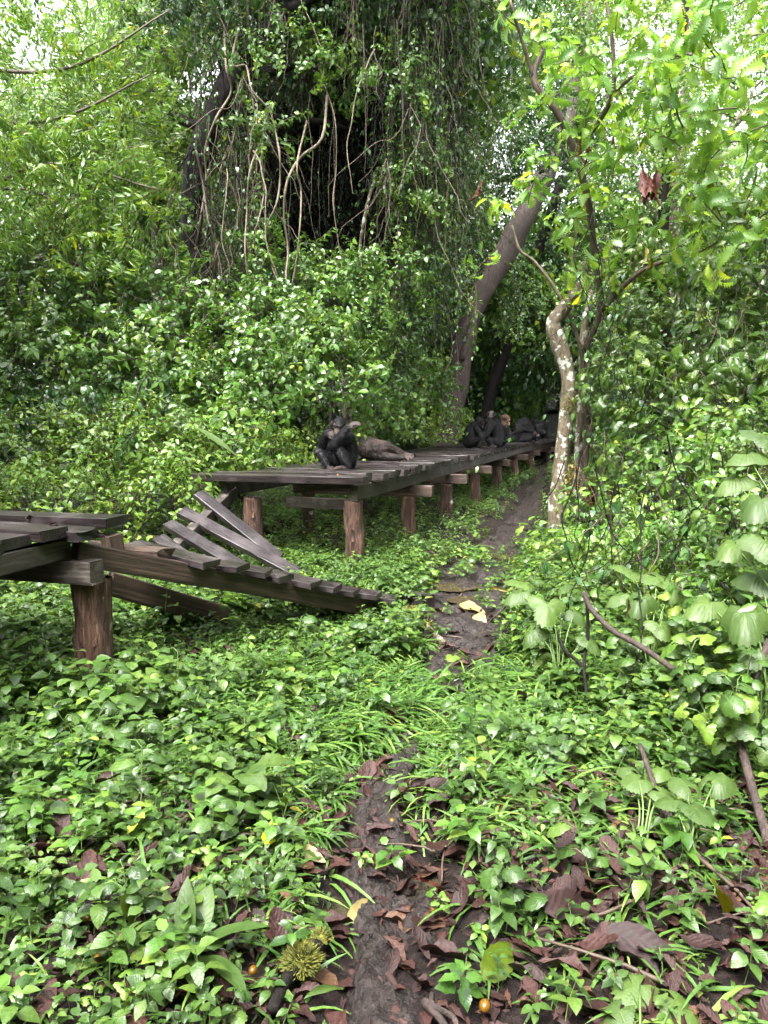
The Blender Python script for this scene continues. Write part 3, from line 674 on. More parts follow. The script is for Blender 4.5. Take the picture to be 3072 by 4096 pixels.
# 1: big dark tree smothered in hanging vines
t1 = tree('vine_draped_tree', (P(222, 345, 13).x, 13, gzf(-2, 13)), 'big dark tree smothered in hanging vines around a black hollow')
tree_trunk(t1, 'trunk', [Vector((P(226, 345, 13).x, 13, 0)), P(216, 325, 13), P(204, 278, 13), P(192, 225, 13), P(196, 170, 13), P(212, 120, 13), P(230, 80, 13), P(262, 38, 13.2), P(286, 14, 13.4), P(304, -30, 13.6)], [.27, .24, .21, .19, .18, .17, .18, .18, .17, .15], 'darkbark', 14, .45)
Cloud().box(185, 250, 40, 260, 12.2, 12.6, 16).make('hanging_vines', 'tangle', t1, True)
Cloud().box(190, 250, 40, 230, 12.3, 12.6, 14).make('hanging_vines', 'darkstrand', t1, True)
for a, b, c, r in (((232, 76), (300, 60), (360, 10), .1), ((205, 130), (150, 90), (110, 30), .09), ((220, 105), (290, 120), (350, 130), .09), ((290, 10), (360, -10), (430, -20), .1)):
    tree_trunk(t1, 'branch', wiggle(P(*a, 13), P(*b, 13.3), 2) + wiggle(P(*b, 13.3), P(*c, 14), 2)[1:], [r, r * .7, r * .4], 'darkbark', 7, .2, 3)
hol = lambda a, b, Yd: (abs(a - 325) < 62 and 10 < b < 255 and Yd < 17) or abs(a - np.interp(b, [0, 60, 104, 231, 330], [298, 238, 222, 185, 218])) < 20 and Yd < 13.6
Cloud().box(190, 440, -70, 120, 12.6, 15.5, 230, hole=hol).make('crown', 'darkstrand', t1, True)
Cloud().box(200, 480, -70, 300, 12.4, 14, 130, hole=hol).make('crown', 'strand', t1, True)
Cloud().box(200, 460, -60, 190, 12.5, 14.8, 95, hole=lambda a, b, Yd: abs(a - 330) < 45 and 60 < b < 240).make('hanging_vines', 'tangle', t1, True)
Cloud().box(200, 460, -60, 200, 12.3, 14.5, 60, hole=None).make('hanging_vines', 'tendril', t1, True)
Cloud().box(262, 392, 70, 230, 15, 17.5, 260).make('hanging_vines', 'shade_tangle', t1, True)  # near-black tangle added so its colour stands in for the hollow's shade
c = Cloud()
for a, b, Yd, rx, ry, rd, n in ((200, 50, 13.6, 50, 40, 1, 60), (300, 40, 14, 80, 34, 1.2, 70), (400, 50, 15, 60, 45, 1.4, 120), (262, 100, 14, 24, 34, .6, 34), (300, -40, 14.5, 180, 40, 2.2, 260), (330, -120, 13, 200, 40, 3, 300), (420, 180, 15, 30, 70, 1, 80), (330, 300, 14.6, 60, 20, 1, 60)):
    c.px(a, b, Yd, rx, ry, rd, n)
c.make('crown', 'dark', t1)
c = Cloud()
for a, b, Yd, rx, ry, rd, n in ((268, 150, 12.9, 20, 30, .4, 20), (290, 70, 12.8, 50, 22, .6, 45), (395, 95, 13, 30, 35, .6, 40), (418, 200, 13.4, 24, 60, .6, 50), (250, 240, 12.9, 22, 36, .4, 24), (300, 285, 12.6, 60, 18, .5, 50), (390, 275, 13, 35, 25, .5, 36), (245, 25, 13.9, 40, 20, .3, 24)):
    c.px(a, b, Yd, rx, ry, rd, n, up=-.1, lo=.4)
c.make('crown', 'shrub', t1)
c = Cloud().blob(Vector((-1, 13.5, 10.4)), (4.5, 2.4, 1.6), 80, front=False, cut=-1, lo=.2).blob(Vector((-.6, 16, 9)), (3.6, 2.2, 1.8), 90, front=False, cut=-1, lo=.2)  # high crown mostly above the view, added to shade the hollow
c.make('crown', 'farclump', t1)
# 2: leaning brown trunk
t2 = tree('leaning_tree', (P(448, 440, 21).x, 21, 0), 'leaning brown trunk with rough bark beside the boardwalk')
tree_trunk(t2, 'trunk', [Vector((P(440, 440, 21).x, 21, -.2)), P(450, 418, 21), P(458, 385, 21.1), P(463, 340, 21.3), P(480, 295, 21.5), P(500, 262, 21.8), P(515, 235, 22), P(535, 195, 22.4), P(560, 140, 23), P(580, 60, 24), P(600, -60, 25)], [.36, .33, .31, .3, .3, .33, .33, .3, .27, .24, .2], 'bark', 14, .16)
tree_trunk(t2, 'branch', [P(480, 300, 21.4), P(470, 330, 21.0), P(462, 360, 20.8)], [.1, .1, .08], 'bark', 8, .2)
c = Cloud()
for a, b, Yd, rx, ry, rd, n in ((525, 120, 20, 40, 50, 1.2, 60), (480, 60, 21, 60, 50, 1.5, 50)): c.px(a, b, Yd, rx, ry, rd, n)
c.px(540, 178, 20.5, 26, 40, .8, 150)
c.make('crown', 'dark', t2)
# 3: forked lichen tree in front of the ramp
b3 = G(558, 533)
t3 = tree('lichen_tree', b3, 'slender forked tree with white lichen patches beside the trail')
def y3(a, b): return P(a, b, b3.y)
tree_trunk(t3, 'trunk', [Vector((b3.x - .02, b3.y, -.1)), y3(556, 520), y3(560, 470), y3(566, 420), y3(569, 380), y3(560, 345), y3(553, 325), y3(566, 305), y3(581, 285), y3(586, 262)], [.14, .11, .1, .1, .1, .11, .1, .085, .07, .05], 'lichen', 16, .3)
tree_trunk(t3, 'trunk', [Vector((b3.x + .15, b3.y + .1, -.1)), P(576, 500, 10.6), P(579, 440, 10.7), P(582, 380, 10.7), P(584, 330, 10.7), P(592, 290, 10.6)], [.1, .065, .06, .055, .05, .03], 'lichen', 9, .2)
tree_trunk(t3, 'stem', [Vector((b3.x + .26, b3.y + .05, -.1)), P(583, 480, 10.4), P(588, 420, 10.4), P(583, 360, 10.4), P(600, 310, 10.2), P(594, 250, 10), P(588, 200, 9.8), P(574, 150, 9.6), P(556, 110, 9.5), P(534, 80, 9.5), P(545, 45, 9.5)], [.05, .045, .042, .04, .04, .045, .045, .045, .045, .04, .03], 'twig', 8, .2)
tree_trunk(t3, 'branch', [P(600, 312, 10.2), P(640, 272, 9.8), P(690, 255, 9.4), P(735, 250, 9)], [.035, .03, .025, .012], 'twig', 7, .15)
tree_trunk(t3, 'branch', [P(575, 152, 9.6), P(600, 120, 9.3), P(613, 90, 9.1), P(612, 40, 9), P(605, -10, 9)], [.03, .03, .028, .024, .02], 'twig', 7, .15)
tree_trunk(t3, 'branch', [P(583, 360, 10.4), P(575, 330, 10.3), P(556, 290, 10.2), P(535, 262, 10.2), P(520, 250, 10.2), P(512, 225, 10.2)], [.03, .026, .024, .02, .018, .012], 'paletwig', 7, .15)
tree_trunk(t3, 'branch', [P(610, 95, 9.1), P(640, 72, 8.8), P(680, 55, 8.5), P(720, 60, 8.2)], [.022, .02, .016, .01], 'twig', 6, .15)
tree_trunk(t3, 'branch', [P(534, 80, 9.5), P(522, 40, 9.4), P(510, 0, 9.3)], [.025, .02, .015], 'twig', 6, .15)
# moss cushion and lichen blotches on the trunk
mb = MB()
for _ in range(260):
    q = P(U(562, 575), U(397, 414), b3.y - .13); leaf(mb, orient((U(-1, 1), -1, U(-.5, 1)), U(-1, 1), q + Vector((0, U(-.02, .05), 0)) - Vector(b3)), .035, .01, 'moss', 2, 'narrow')
link('moss_cushion', mb.mesh('moss_cushion'), t3)
c = Cloud()
for a, b, Yd, n, rx, ry in ((540, 60, 9.3, 10, 40, 45), (610, 60, 8.8, 16, 60, 45), (690, 50, 8, 20, 60, 50), (560, 180, 9.4, 8, 35, 40), (620, 130, 9, 14, 50, 40), (600, 220, 9.6, 8, 45, 40), (690, 150, 8.5, 16, 55, 50), (735, 230, 8, 14, 40, 50), (510, 225, 10, 4, 25, 18), (560, 270, 10, 5, 35, 25), (660, 260, 9.3, 8, 50, 25), (740, 100, 7.5, 16, 40, 70)):
    c.px(a, b, Yd, rx, ry, .8, int(n * 1.05), lo=.2, front=False, scl=(.5, .9), cut=-1)
c.make('crown', 'serr', t3)
# 4: slim pale trees on the right
t4 = tree('slim_tree', (P(676, 430, 14).x, 14, .2), 'slim pale barked tree rising behind the thicket')
tree_trunk(t4, 'trunk', [Vector((P(668, 440, 14).x, 14, 0)), P(672, 330, 14), P(676, 186, 14), P(690, 126, 14), P(680, 100, 14), P(678, 75, 14), P(686, 40, 14), P(700, -20, 14)], [.14, .12, .1, .1, .1, .09, .08, .06], 'lichen', 9, .15)
tree_trunk(t4, 'branch', [P(676, 186, 14), P(700, 158, 14), P(724, 140, 13.8), P(740, 118, 13.6), P(772, 98, 13.5)], [.08, .075, .07, .07, .06], 'lichen', 8, .15)
c = Cloud()
for a, b, Yd, n, rx, ry in ((650, 170, 13, 70, 60, 50), (730, 60, 14, 22, 60, 60), (745, 190, 12.5, 60, 50, 50), (640, 40, 14, 34, 60, 50)): c.px(a, b, Yd, rx, ry, 1.2, n, lo=.3)
c.make('crown', 'bright', t4)
# 5: fine-leaved trees on the left
t5 = tree('drooping_tree', (P(-60, 430, 12).x, 12, 0), 'bright drooping tree with narrow wet leaves at the clearing edge')
tree_trunk(t5, 'trunk', [Vector((P(-60, 430, 12).x, 12, -.1)), P(-70, 250, 12), P(-90, 60, 12), P(-90, -150, 12)], [.2, .18, .15, .1], 'bark', 9)
for a, b, c_ in (((-70, 230), (40, 165), (160, 190)), ((-75, 200), (30, 190), (90, 240)), ((-80, 120), (50, 120), (150, 75)), ((-70, 260), (60, 260), (140, 300)), ((-85, 60), (60, 70), (170, 10))):
    tree_trunk(t5, 'branch', [P(*a, 12), P(*b, 11.3), P(*c_, 11.0)], [.035, .025, .01], 'twig', 6, .3, 6)
c = Cloud()
for a, b, Yd, n, rx, ry, rd in ((60, 100, 12, 90, 90, 60, 1.2), (115, 120, 12.5, 70, 50, 50, 1), (40, 190, 11.5, 120, 80, 50, 1), (115, 215, 11.8, 90, 50, 45, 1), (60, 280, 11.2, 120, 80, 45, 1), (10, 40, 12, 20, 60, 40, 1), (115, 50, 13, 40, 50, 40, 1), (150, 290, 12, 40, 34, 40, .8)):
    c.px(a, b, Yd, rx, ry, rd, n, up=-.05, lo=.45)
c.make('crown', 'fine', t5)
t6 = tree('pale_crowned_tree', (P(150, 430, 19).x, 19, 0), 'pale green crowned tree rising into the bright gap')
tree_trunk(t6, 'trunk', [Vector((P(150, 430, 19).x, 19, -.1)), P(160, 250, 19), P(145, 100, 19), P(170, -60, 19)], [.22, .2, .16, .1], 'bark', 9)
c = Cloud()
for a, b, Yd, n, rx, ry in ((150, 70, 18, 30, 60, 50), (100, 140, 18, 40, 70, 40), (190, 30, 19, 16, 40, 24), (40, 150, 19, 30, 60, 34), (165, 160, 18, 40, 50, 50)): c.px(a, b, Yd, rx, ry, 1.5, n, lo=.4)
c.make('crown', 'lightclump', t6)
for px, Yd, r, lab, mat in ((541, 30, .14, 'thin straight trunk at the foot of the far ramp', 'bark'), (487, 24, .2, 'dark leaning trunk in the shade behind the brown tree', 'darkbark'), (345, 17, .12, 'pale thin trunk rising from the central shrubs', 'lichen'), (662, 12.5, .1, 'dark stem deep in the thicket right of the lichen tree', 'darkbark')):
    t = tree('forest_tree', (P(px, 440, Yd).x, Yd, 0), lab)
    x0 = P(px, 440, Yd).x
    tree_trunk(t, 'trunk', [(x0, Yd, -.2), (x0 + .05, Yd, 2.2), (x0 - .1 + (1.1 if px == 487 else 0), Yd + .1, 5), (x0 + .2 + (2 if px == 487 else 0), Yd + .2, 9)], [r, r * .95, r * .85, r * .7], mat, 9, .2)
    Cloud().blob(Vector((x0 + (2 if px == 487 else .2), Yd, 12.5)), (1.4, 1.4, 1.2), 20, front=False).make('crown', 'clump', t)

# ------------------------------------------------------------------ thickets and forest masses (uncountable)
def stuff(c, name, kind, label, hang=False): return tag(c.make(name, kind, None, hang), label, kind='stuff')
c = Cloud()
for a, b, Yd, n, rx, ry in ((30, 470, 8.8, 60, 60, 40), (110, 470, 9, 70, 60, 40), (190, 480, 9.2, 70, 50, 35), (70, 515, 8, 50, 60, 30), (170, 515, 8.4, 60, 60, 25), (240, 470, 9.8, 60, 45, 35), (60, 560, 7.2, 40, 60, 30), (310, 470, 11.5, 60, 40, 30), (400, 440, 15, 60, 40, 25), (460, 445, 17, 50, 30, 20)):
    c.px(a, b, Yd, rx, ry, .9, n, up=.7)
stuff(c, 'low_shrubbery', 'bright', 'light green low shrubs massed behind the boardwalk')
c = Cloud()
for a, b, Yd, n, rx, ry in ((40, 400, 10.5, 110, 90, 60), (150, 400, 10.8, 120, 70, 55), (240, 410, 11, 130, 60, 55), (310, 390, 12, 140, 60, 60), (250, 350, 12.2, 130, 60, 40), (340, 330, 13, 130, 50, 45), (380, 390, 14.5, 110, 45, 55), (120, 330, 11.8, 120, 80, 50), (30, 320, 11.5, 80, 70, 50), (420, 405, 17, 70, 26, 45), (200, 450, 9.9, 80, 60, 30)):
    c.px(a, b, Yd, rx, ry, 1.0, int(n * .85), up=.3, lo=.6, scl=(.55, 1.7))
stuff(c, 'climbing_shrubbery', 'shrub', 'glossy green climbers heaped over the thicket on the left')
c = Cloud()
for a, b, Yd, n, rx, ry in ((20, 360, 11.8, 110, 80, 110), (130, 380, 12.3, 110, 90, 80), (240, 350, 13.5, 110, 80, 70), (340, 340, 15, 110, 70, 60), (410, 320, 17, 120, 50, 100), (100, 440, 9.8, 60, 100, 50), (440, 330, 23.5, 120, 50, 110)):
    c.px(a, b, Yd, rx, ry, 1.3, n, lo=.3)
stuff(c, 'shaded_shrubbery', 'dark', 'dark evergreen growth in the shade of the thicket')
lean = lambda a, b, Yd: (abs(a - 330) < 50 and 40 < b < 255 and Yd < 17.9) or Yd < 21.6 and abs(a - np.interp(b + 25, [60, 235, 262, 295, 340, 420], [580, 515, 500, 480, 463, 450])) < 27 and b > 150
c = Cloud().box(360, 500, 40, 300, 16.5, 21, 330, hole=lean).box(370, 450, 200, 380, 15, 17, 120, hole=lean)
stuff(c, 'hanging_foliage', 'strand', 'curtain of leafy creepers hanging left of the leaning trunk', True)
c = Cloud().box(360, 520, -40, 300, 18, 22, 300, hole=lean).box(230, 430, 60, 350, 18, 19.5, 420)
stuff(c, 'hanging_foliage', 'darkstrand', 'dark creepers hanging deep in the forest', True)
c = Cloud().box(-10, 290, 180, 450, 10, 13, 55)
stuff(c, 'tangled_stems', 'thintangle', 'thin dark stems threading the left thicket', True)
c = Cloud()
for a, b, Yd, n, rx, ry in ((60, 370, 10.6, 12, 70, 60), (180, 350, 11, 12, 60, 50), (300, 360, 11.4, 10, 60, 40), (60, 470, 8.4, 8, 60, 30), (200, 440, 9.4, 8, 60, 30)): c.px(a, b, Yd, rx, ry, .8, n, lo=.7, scl=(.6, 1.1))
stuff(c, 'lobed_undergrowth', 'lobed', 'broader lobed leaves scattered over the left thicket')
# right thicket
c = Cloud()
for a, b, Yd, n, rx, ry in ((650, 480, 9, 26, 50, 50), (720, 480, 7.5, 30, 60, 60), (640, 400, 10, 26, 50, 50), (730, 380, 8.5, 30, 50, 60), (650, 330, 11, 30, 60, 45), (740, 300, 9, 26, 50, 50)):
    c.px(a, b, Yd, rx, ry, .9, n, lo=.3)
stuff(c, 'lobed_undergrowth', 'lobed', 'dark lobed leaves crowding the tangled bank on the right')
c = Cloud()
for a, b, Yd, n, rx, ry in ((640, 280, 11.5, 50, 60, 45), (720, 250, 10.5, 60, 60, 60), (650, 360, 11, 34, 50, 50), (740, 340, 9.5, 34, 50, 60), (610, 420, 12, 26, 30, 60), (740, 430, 8, 22, 50, 50)):
    c.px(a, b, Yd, rx, ry, 1, n, lo=.3, scl=(.5, .9))
stuff(c, 'serrated_undergrowth', 'serrdark', 'deeply toothed wet leaves filling the right bank')
c = Cloud()
for a, b, Yd, n, rx, ry in ((640, 220, 13, 60, 70, 60), (740, 150, 13, 60, 60, 60), (600, 320, 13.5, 60, 50, 60), (700, 330, 12.5, 70, 70, 70), (690, 450, 11, 60, 70, 70), (610, 480, 12, 40, 30, 40), (530, 330, 22, 60, 35, 60)):
    c.px(a, b, Yd, rx, ry, 1.2, n, lo=.3)
stuff(c, 'mixed_undergrowth', 'shrub', 'leafy growth behind the tangled stems on the right')
c = Cloud().box(590, 765, 220, 500, 7.5, 12, 80)
stuff(c, 'tangled_stems', 'thintangle', 'thin bare stems and creepers tangled through the right bank', True)
c = Cloud()
for a, b, Yd, n, rx, ry in ((600, 510, 8.5, 10, 40, 25), (660, 550, 6.5, 14, 60, 25), (730, 570, 5.5, 12, 50, 35), (600, 565, 7, 14, 40, 20), (560, 555, 7.5, 10, 25, 18), (720, 640, 4.4, 8, 60, 40), (640, 660, 4.4, 6, 60, 30), (740, 720, 3.4, 8, 50, 40)):
    c.px(a, b, Yd, rx, ry, .5, n, lo=.2, up=.9, scl=(.55, .95))
stuff(c, 'lobed_undergrowth', 'lobedbright', 'light green lobed seedlings at the foot of the right bank')
c = Cloud()
for a, b, Yd, n, rx, ry in ((730, 650, 4.0, 12, 60, 60), (740, 740, 3.2, 12, 60, 50), (650, 700, 3.9, 9, 50, 40), (745, 560, 4.6, 10, 50, 50)):
    c.px(a, b, Yd, rx, ry, .6, n, lo=.2, up=.6, scl=(.45, .85))
stuff(c, 'heart_leaf_undergrowth', 'heart', 'round toothed leaves over the trailside slope on the right')
c = Cloud()
for a, b, Yd, n, rx, ry in ((700, 555, 5.6, 30, 60, 35), (748, 520, 4.9, 26, 36, 60), (640, 570, 6.2, 20, 40, 22), (750, 640, 3.9, 16, 36, 40), (610, 530, 8, 22, 36, 26), (700, 460, 6.5, 22, 50, 40)): c.px(a, b, Yd, rx, ry, .5, n, lo=.2, up=.6, scl=(.55, 1.0))
stuff(c, 'mixed_undergrowth', 'shrub', 'leafy shrubs crowding the slope at the right edge')
c = Cloud().box(600, 765, 430, 600, 4.5, 8, 30)
stuff(c, 'tangled_stems', 'thintangle', 'bare brown twigs among the shrubs at the right edge', True)
# forest behind
c = Cloud().box(-120, 900, -150, 330, 23, 34, 1500, jit=.9, scl=(.8, 1.4), hole=lambda a, b, Yd: ((a - 30) / 60) ** 2 + ((b - 50) / 45) ** 2 < 1 or ((a - 735) / 50) ** 2 + ((b - 120) / 40) ** 2 < 1 or (b < 120 and a < 270 and random.random() < .9) or (b < 200 and a > 600 and random.random() < .82) or b < -60 and random.random() < .5 or (480 < a < 640 and b < 240 and random.random() < .62))
c.box(-120, 900, 250, 450, 24, 34, 500, jit=.9, scl=(.8, 1.3), hole=lambda a, b, Yd: 515 < a < 580 and b > 380)
c.box(400, 680, 290, 428, 37, 43, 380, jit=.9, scl=(.9, 1.4)).box(-50, 530, 330, 452, 25, 33, 420, jit=.9, scl=(.7, 1.1)).box(590, 800, 330, 452, 20, 28, 200, jit=.9, scl=(.7, 1.1))
c.box(230, 430, 90, 300, 20, 22.5, 220, jit=.9)
stuff(c, 'forest', 'farclump', 'dense forest closing the view behind the boardwalk')
c = Cloud().box(-60, 280, -60, 200, 20, 25, 30, jit=.9, hole=lambda a, b, Yd: ((a - 30) / 50) ** 2 + ((b - 50) / 40) ** 2 < 1).box(600, 800, -60, 200, 16, 24, 40, jit=.9, hole=lambda a, b, Yd: ((a - 735) / 50) ** 2 + ((b - 120) / 40) ** 2 < 1)
stuff(c, 'forest', 'lightclump', 'upper forest leaves with hazy brightness put into their pale colour')

c = Cloud()
for _ in range(1500):                                # the clearing is ringed by forest on the sides and behind the camera too
    a = U(R(125), R(415)); r_ = U(7.5, 13)
    if abs(math.cos(a) * r_) < .62 * (math.sin(a) * r_) + 1.5: continue
    h_ = U(0, 1) ** .8 * (7 if math.cos(a) < .3 else 9)
    c.p.append(Vector((math.cos(a) * r_, math.sin(a) * r_, h_))); c.d.append(Vector((U(-1, 1), U(-1, 1), U(-.3, 1))).normalized()); c.s.append(U(1.2, 2.0))
stuff(c, 'forest', 'farclump', 'forest edge around the clearing')
# ------------------------------------------------------------------ ground cover
def ground_pts(n, Y0, Y1, keep, wide=.56):
    y = np.sqrt(rng.uniform(Y0 ** 2, Y1 ** 2, n)); x = rng.uniform(-1, 1, n) * (wide * y + .35)
    k = rng.uniform(0, 1, n) < keep(x, y); x, y = x[k], y[k]
    return np.stack([x, y, gz(x, y)], -1)
def patch(x, y, f, s):
    return np.array([noise.noise(Vector((a * f, b * f, s))) for a, b in zip(x, y)]) * .5 + .5
def cl01(v): return np.clip(v, 0, 1)
def not_post(x, y): return 1 - ((np.abs(x - post_c.x) < .13) & (np.abs(y - 4.12) < .13))
BARE = [(G(a, b).x, G(a, b).y, r) for a, b, r in ((95, 810, .16), (190, 830, .2), (60, 860, .12), (250, 870, .2), (110, 890, .14), (215, 905, .12), (30, 1000, .1), (120, 960, .1), (280, 760, .12), (150, 740, .1), (294, 964, .13), (288, 995, .12), (305, 935, .1))]
def keep_herb(x, y):
    td = trail_dist(x, y) + .5 * (patch(x, y, 3.1, 21) - .5); p = cl01(td / .3)
    near = y < 3.1
    right = cl01((x + .35 - .15 * np.sin(y * 5)) / .3) * near
    p = p * (1 - .86 * right) * (1 - .75 * ((y < 4.7) & (y > 3.0) & (x > -.5 ) & (x < .9)))
    for a, b, r in BARE: p = p * (1 - .8 * np.exp(-((x - a) ** 2 + ((y - b) * .8) ** 2) / r ** 2))
    return p * cl01(-.45 + 1.9 * patch(x, y, 2.2, 3) + .25 * (y > 5)) * not_post(x, y)
def keep_grass(x, y):
    td = trail_dist(x, y)
    band = np.exp(-((y - 3.8) / .9) ** 2) * np.exp(-((x - .0) / .9) ** 2)
    p = np.where((y > 3.1) & (y < 4.6), cl01(.55 + td), cl01(td / .25))
    return p * cl01(.3 + 1.6 * band + .25 * (y > 5) * (td < .9)) * (.3 + .9 * patch(x, y, 2.3, 9)) * (1 - .6 * (y < 2.6) * (x > 0))
def up_dirs(n, j=.3): return [Vector((U(-j, j), U(-j, j), 1)).normalized() for _ in range(n)]
def cover(name, kind, pts, label, s0, s1, j=.3, far=0.0):
    sc = (s0 + (s1 - s0) * rng.uniform(0, 1, len(pts)) ** 1.6) * (1 + far * np.clip(pts[:, 1] - 5, 0, 12) / 12)
    sc = sc * np.clip(.52 + .13 * pts[:, 1], .5, 1)
    dd = (fb - fa).xy; t = ((pts[:, 0] - fa.x) * dd.x + (pts[:, 1] - fa.y) * dd.y) / dd.length_squared
    off = ((pts[:, 0] - fa.x) * dd.y - (pts[:, 1] - fa.y) * dd.x) / dd.length
    sc = sc * np.where((t > .14) & (t < 1.05) & (off > -.5) & (off < .5), .6, 1)
    sc = sc * np.where((np.hypot(pts[:, 0] - post_c.x, pts[:, 1] - 3.75) < .5) & (pts[:, 1] < 4.1), 1.25, 1)
    rr = (pts[:, 0] - E0.x) - .321 * (pts[:, 1] - E0.y)
    sc = sc * np.where((pts[:, 1] > 6.3) & (rr > -2) & (rr < .6), .75, 1)
    return tag(scatter(name, pts, up_dirs(len(pts), j), sc, PR[kind]), label, kind='stuff')
cover('ground_cover', 'herb', np.concatenate([ground_pts(24000, 1.5, 8, keep_herb), ground_pts(12000, 8, 24, keep_herb)]), 'low broad leaved plants carpeting the clearing floor', .36, 1.05, far=.5)
cover('ground_cover', 'herbdark', ground_pts(4200, 1.6, 9, lambda x, y: cl01(keep_herb(x, y) + .25) * cl01(.25 + .5 * (x < -.5) + .5 * (x > .8))), 'taller toothed herbs among the ground plants', .4, .95)
cover('ground_cover', 'herb', ground_pts(9000, 6.8, 20, lambda x, y: 1.0 * (((x - E0.x) - .321 * (y - E0.y)) > -3) * (((x - E0.x) - .321 * (y - E0.y)) < .35)), 'herbs growing under and beside the boardwalk', .5, 1.1)
cover('ground_cover', 'heart', ground_pts(1500, 1.6, 8, lambda x, y: cl01(keep_herb(x, y) + .05) * .5), 'round leaved plants scattered through the ground cover', .3, .85)
cover('ground_cover', 'lobedbright', ground_pts(1200, 1.6, 10, lambda x, y: cl01(keep_herb(x, y) + .1) * .4), 'light lobed seedlings scattered through the ground cover', .25, .7)
cover('seedlings', 'small', ground_pts(5200, 1.5, 9, lambda x, y: cl01(trail_dist(x, y) / .15 + .12) * (.1 + patch(x, y, 3, 5))), 'tiny seedlings between the ground plants', .7, 1.5)
cover('grass', 'grass', np.concatenate([ground_pts(15000, 1.7, 5.4, keep_grass), ground_pts(3000, 5, 12, keep_grass)]), 'broad bladed grass tufts along the trail', .8, 1.6)
def keep_lit(x, y):
    td = trail_dist(x, y)
    ex = sum(np.exp(-((x - a) ** 2 + ((y - b) * .8) ** 2) / (r * 1.2) ** 2) for a, b, r in BARE)
    return cl01(.8 * ex + .15 + .12 * (y > 4.5) * (td < .1) + .95 * (y < 3.2) * (x > -.7) + .3 * (y < 3.6) * (x > .4)) * cl01(.75 + td * 1.2) * (.45 + .55 * patch(x, y, 4, 31)) 
lp = ground_pts(19000, 1.5, 6, keep_lit)
lp[:, 2] += rng.uniform(.005, .035, len(lp))
o = scatter('leaf_litter', lp, [Vector((U(-.3, .3), U(-.3, .3), 1)).normalized() for _ in lp], .14 + .62 * rng.uniform(0, 1, len(lp)) ** 1.8, PR['litter'])
tag(o, 'wet brown dead leaves littering the trail edge', kind='stuff')
lp = ground_pts(9000, 1.5, 9, lambda x, y: cl01(keep_lit(x, y) + .5 * (trail_dist(x, y) < .05))); lp[:, 2] += .012
tag(scatter('leaf_fragments', lp, up_dirs(len(lp), .5), .05 + .14 * rng.uniform(0, 1, len(lp)) ** 1.5, PR['litter']), 'crumbled bits of dead leaf trodden into the mud', kind='stuff')
lp = ground_pts(520, 1.5, 9, keep_lit); lp[:, 2] += .02
tag(scatter('twig_litter', lp, up_dirs(len(lp), .25), rng.uniform(.5, 1.3, len(lp)), PR['stick']), 'small fallen twigs among the dead leaves', kind='stuff')
lp = ground_pts(5000, 1.5, 14, lambda x, y: cl01(.9 - np.abs(trail_dist(x, y) + .08) / .2)); lp[:, 2] += .01
tag(scatter('mud_clods', lp, up_dirs(len(lp), .5), rng.uniform(.3, 1.6, len(lp)), PR['clod']), 'trodden lumps of wet mud along the trail', kind='stuff')
dp = []
for _ in range(90):
    q = deck(U(.1, 14), U(-1.6, -.08), .006) if random.random() < .75 else deck(U(-4.4, -3.2), U(-1.6, -.3), .012)
    dp.append(q)
tag(scatter('leaf_fragments', dp, up_dirs(len(dp), .25), [U(.1, .4) for _ in dp], PR['litter']), 'small dead leaves lying on the boardwalk planks', kind='stuff')

# ------------------------------------------------------------------ chimpanzees
def hide_mat():
    m, n, l, b = newmat('chimpanzee_hide')
    a = n.new('ShaderNodeAttribute'); a.attribute_name = 'col'
    tc = n.new('ShaderNodeTexCoord'); nz = n.new('ShaderNodeTexNoise'); nz.inputs['Scale'].default_value = 60; nz.inputs['Detail'].default_value = 4
    l.new(tc.outputs['Object'], nz.inputs['Vector'])
    hv = n.new('ShaderNodeHueSaturation'); l.new(a.outputs['Color'], hv.inputs['Color']); l.new(math_node(n, l, 'MULTIPLY_ADD', nz.outputs['Fac'], 1.0, .5), hv.inputs['Value'])
    l.new(hv.outputs[0], b.inputs['Base Color']); b.inputs['Roughness'].default_value = .8; b.inputs['Specular IOR Level'].default_value = .2
    bp = n.new('ShaderNodeBump'); bp.inputs['Strength'].default_value = .5; bp.inputs['Distance'].default_value = .006; l.new(nz.outputs['Fac'], bp.inputs['Height']); l.new(bp.outputs[0], b.inputs['Normal'])
    return m
def fur_mat(name, c0, c1):
    m, n, l, b = newmat(name); a = n.new('ShaderNodeAttribute'); a.attribute_name = 'rnd'
    r = ramp(n, [(0, c0), (1, c1)]); l.new(a.outputs['Fac'], r.inputs[0]); l.new(r.outputs[0], b.inputs['Base Color'])
    b.inputs['Roughness'].default_value = .5; b.inputs['Specular IOR Level'].default_value = .35; return m
M['hide'] = hide_mat()
M['fur_black'] = fur_mat('black_fur', (.004, .004, .005), (.014, .0135, .017))
M['fur_brown'] = fur_mat('brown_fur', (.01, .0075, .0065), (.042, .031, .026))
M['fur_pale'] = fur_mat('pale_brown_fur', (.07, .04, .026), (.17, .11, .075))
M['eye'] = newmat('dark_eye')[0]; M['eye'].node_tree.nodes['Principled BSDF'].inputs['Base Color'].default_value = (.015, .008, .005, 1); M['eye'].node_tree.nodes['Principled BSDF'].inputs['Roughness'].default_value = .1
BLACK, BROWN, PALE = (.0045, .0042, .0052), (.012, .0086, .0075), (.1, .062, .04)
SKIN, FACE, LIP = (.035, .024, .022), (.035, .024, .021), (.1, .06, .052)

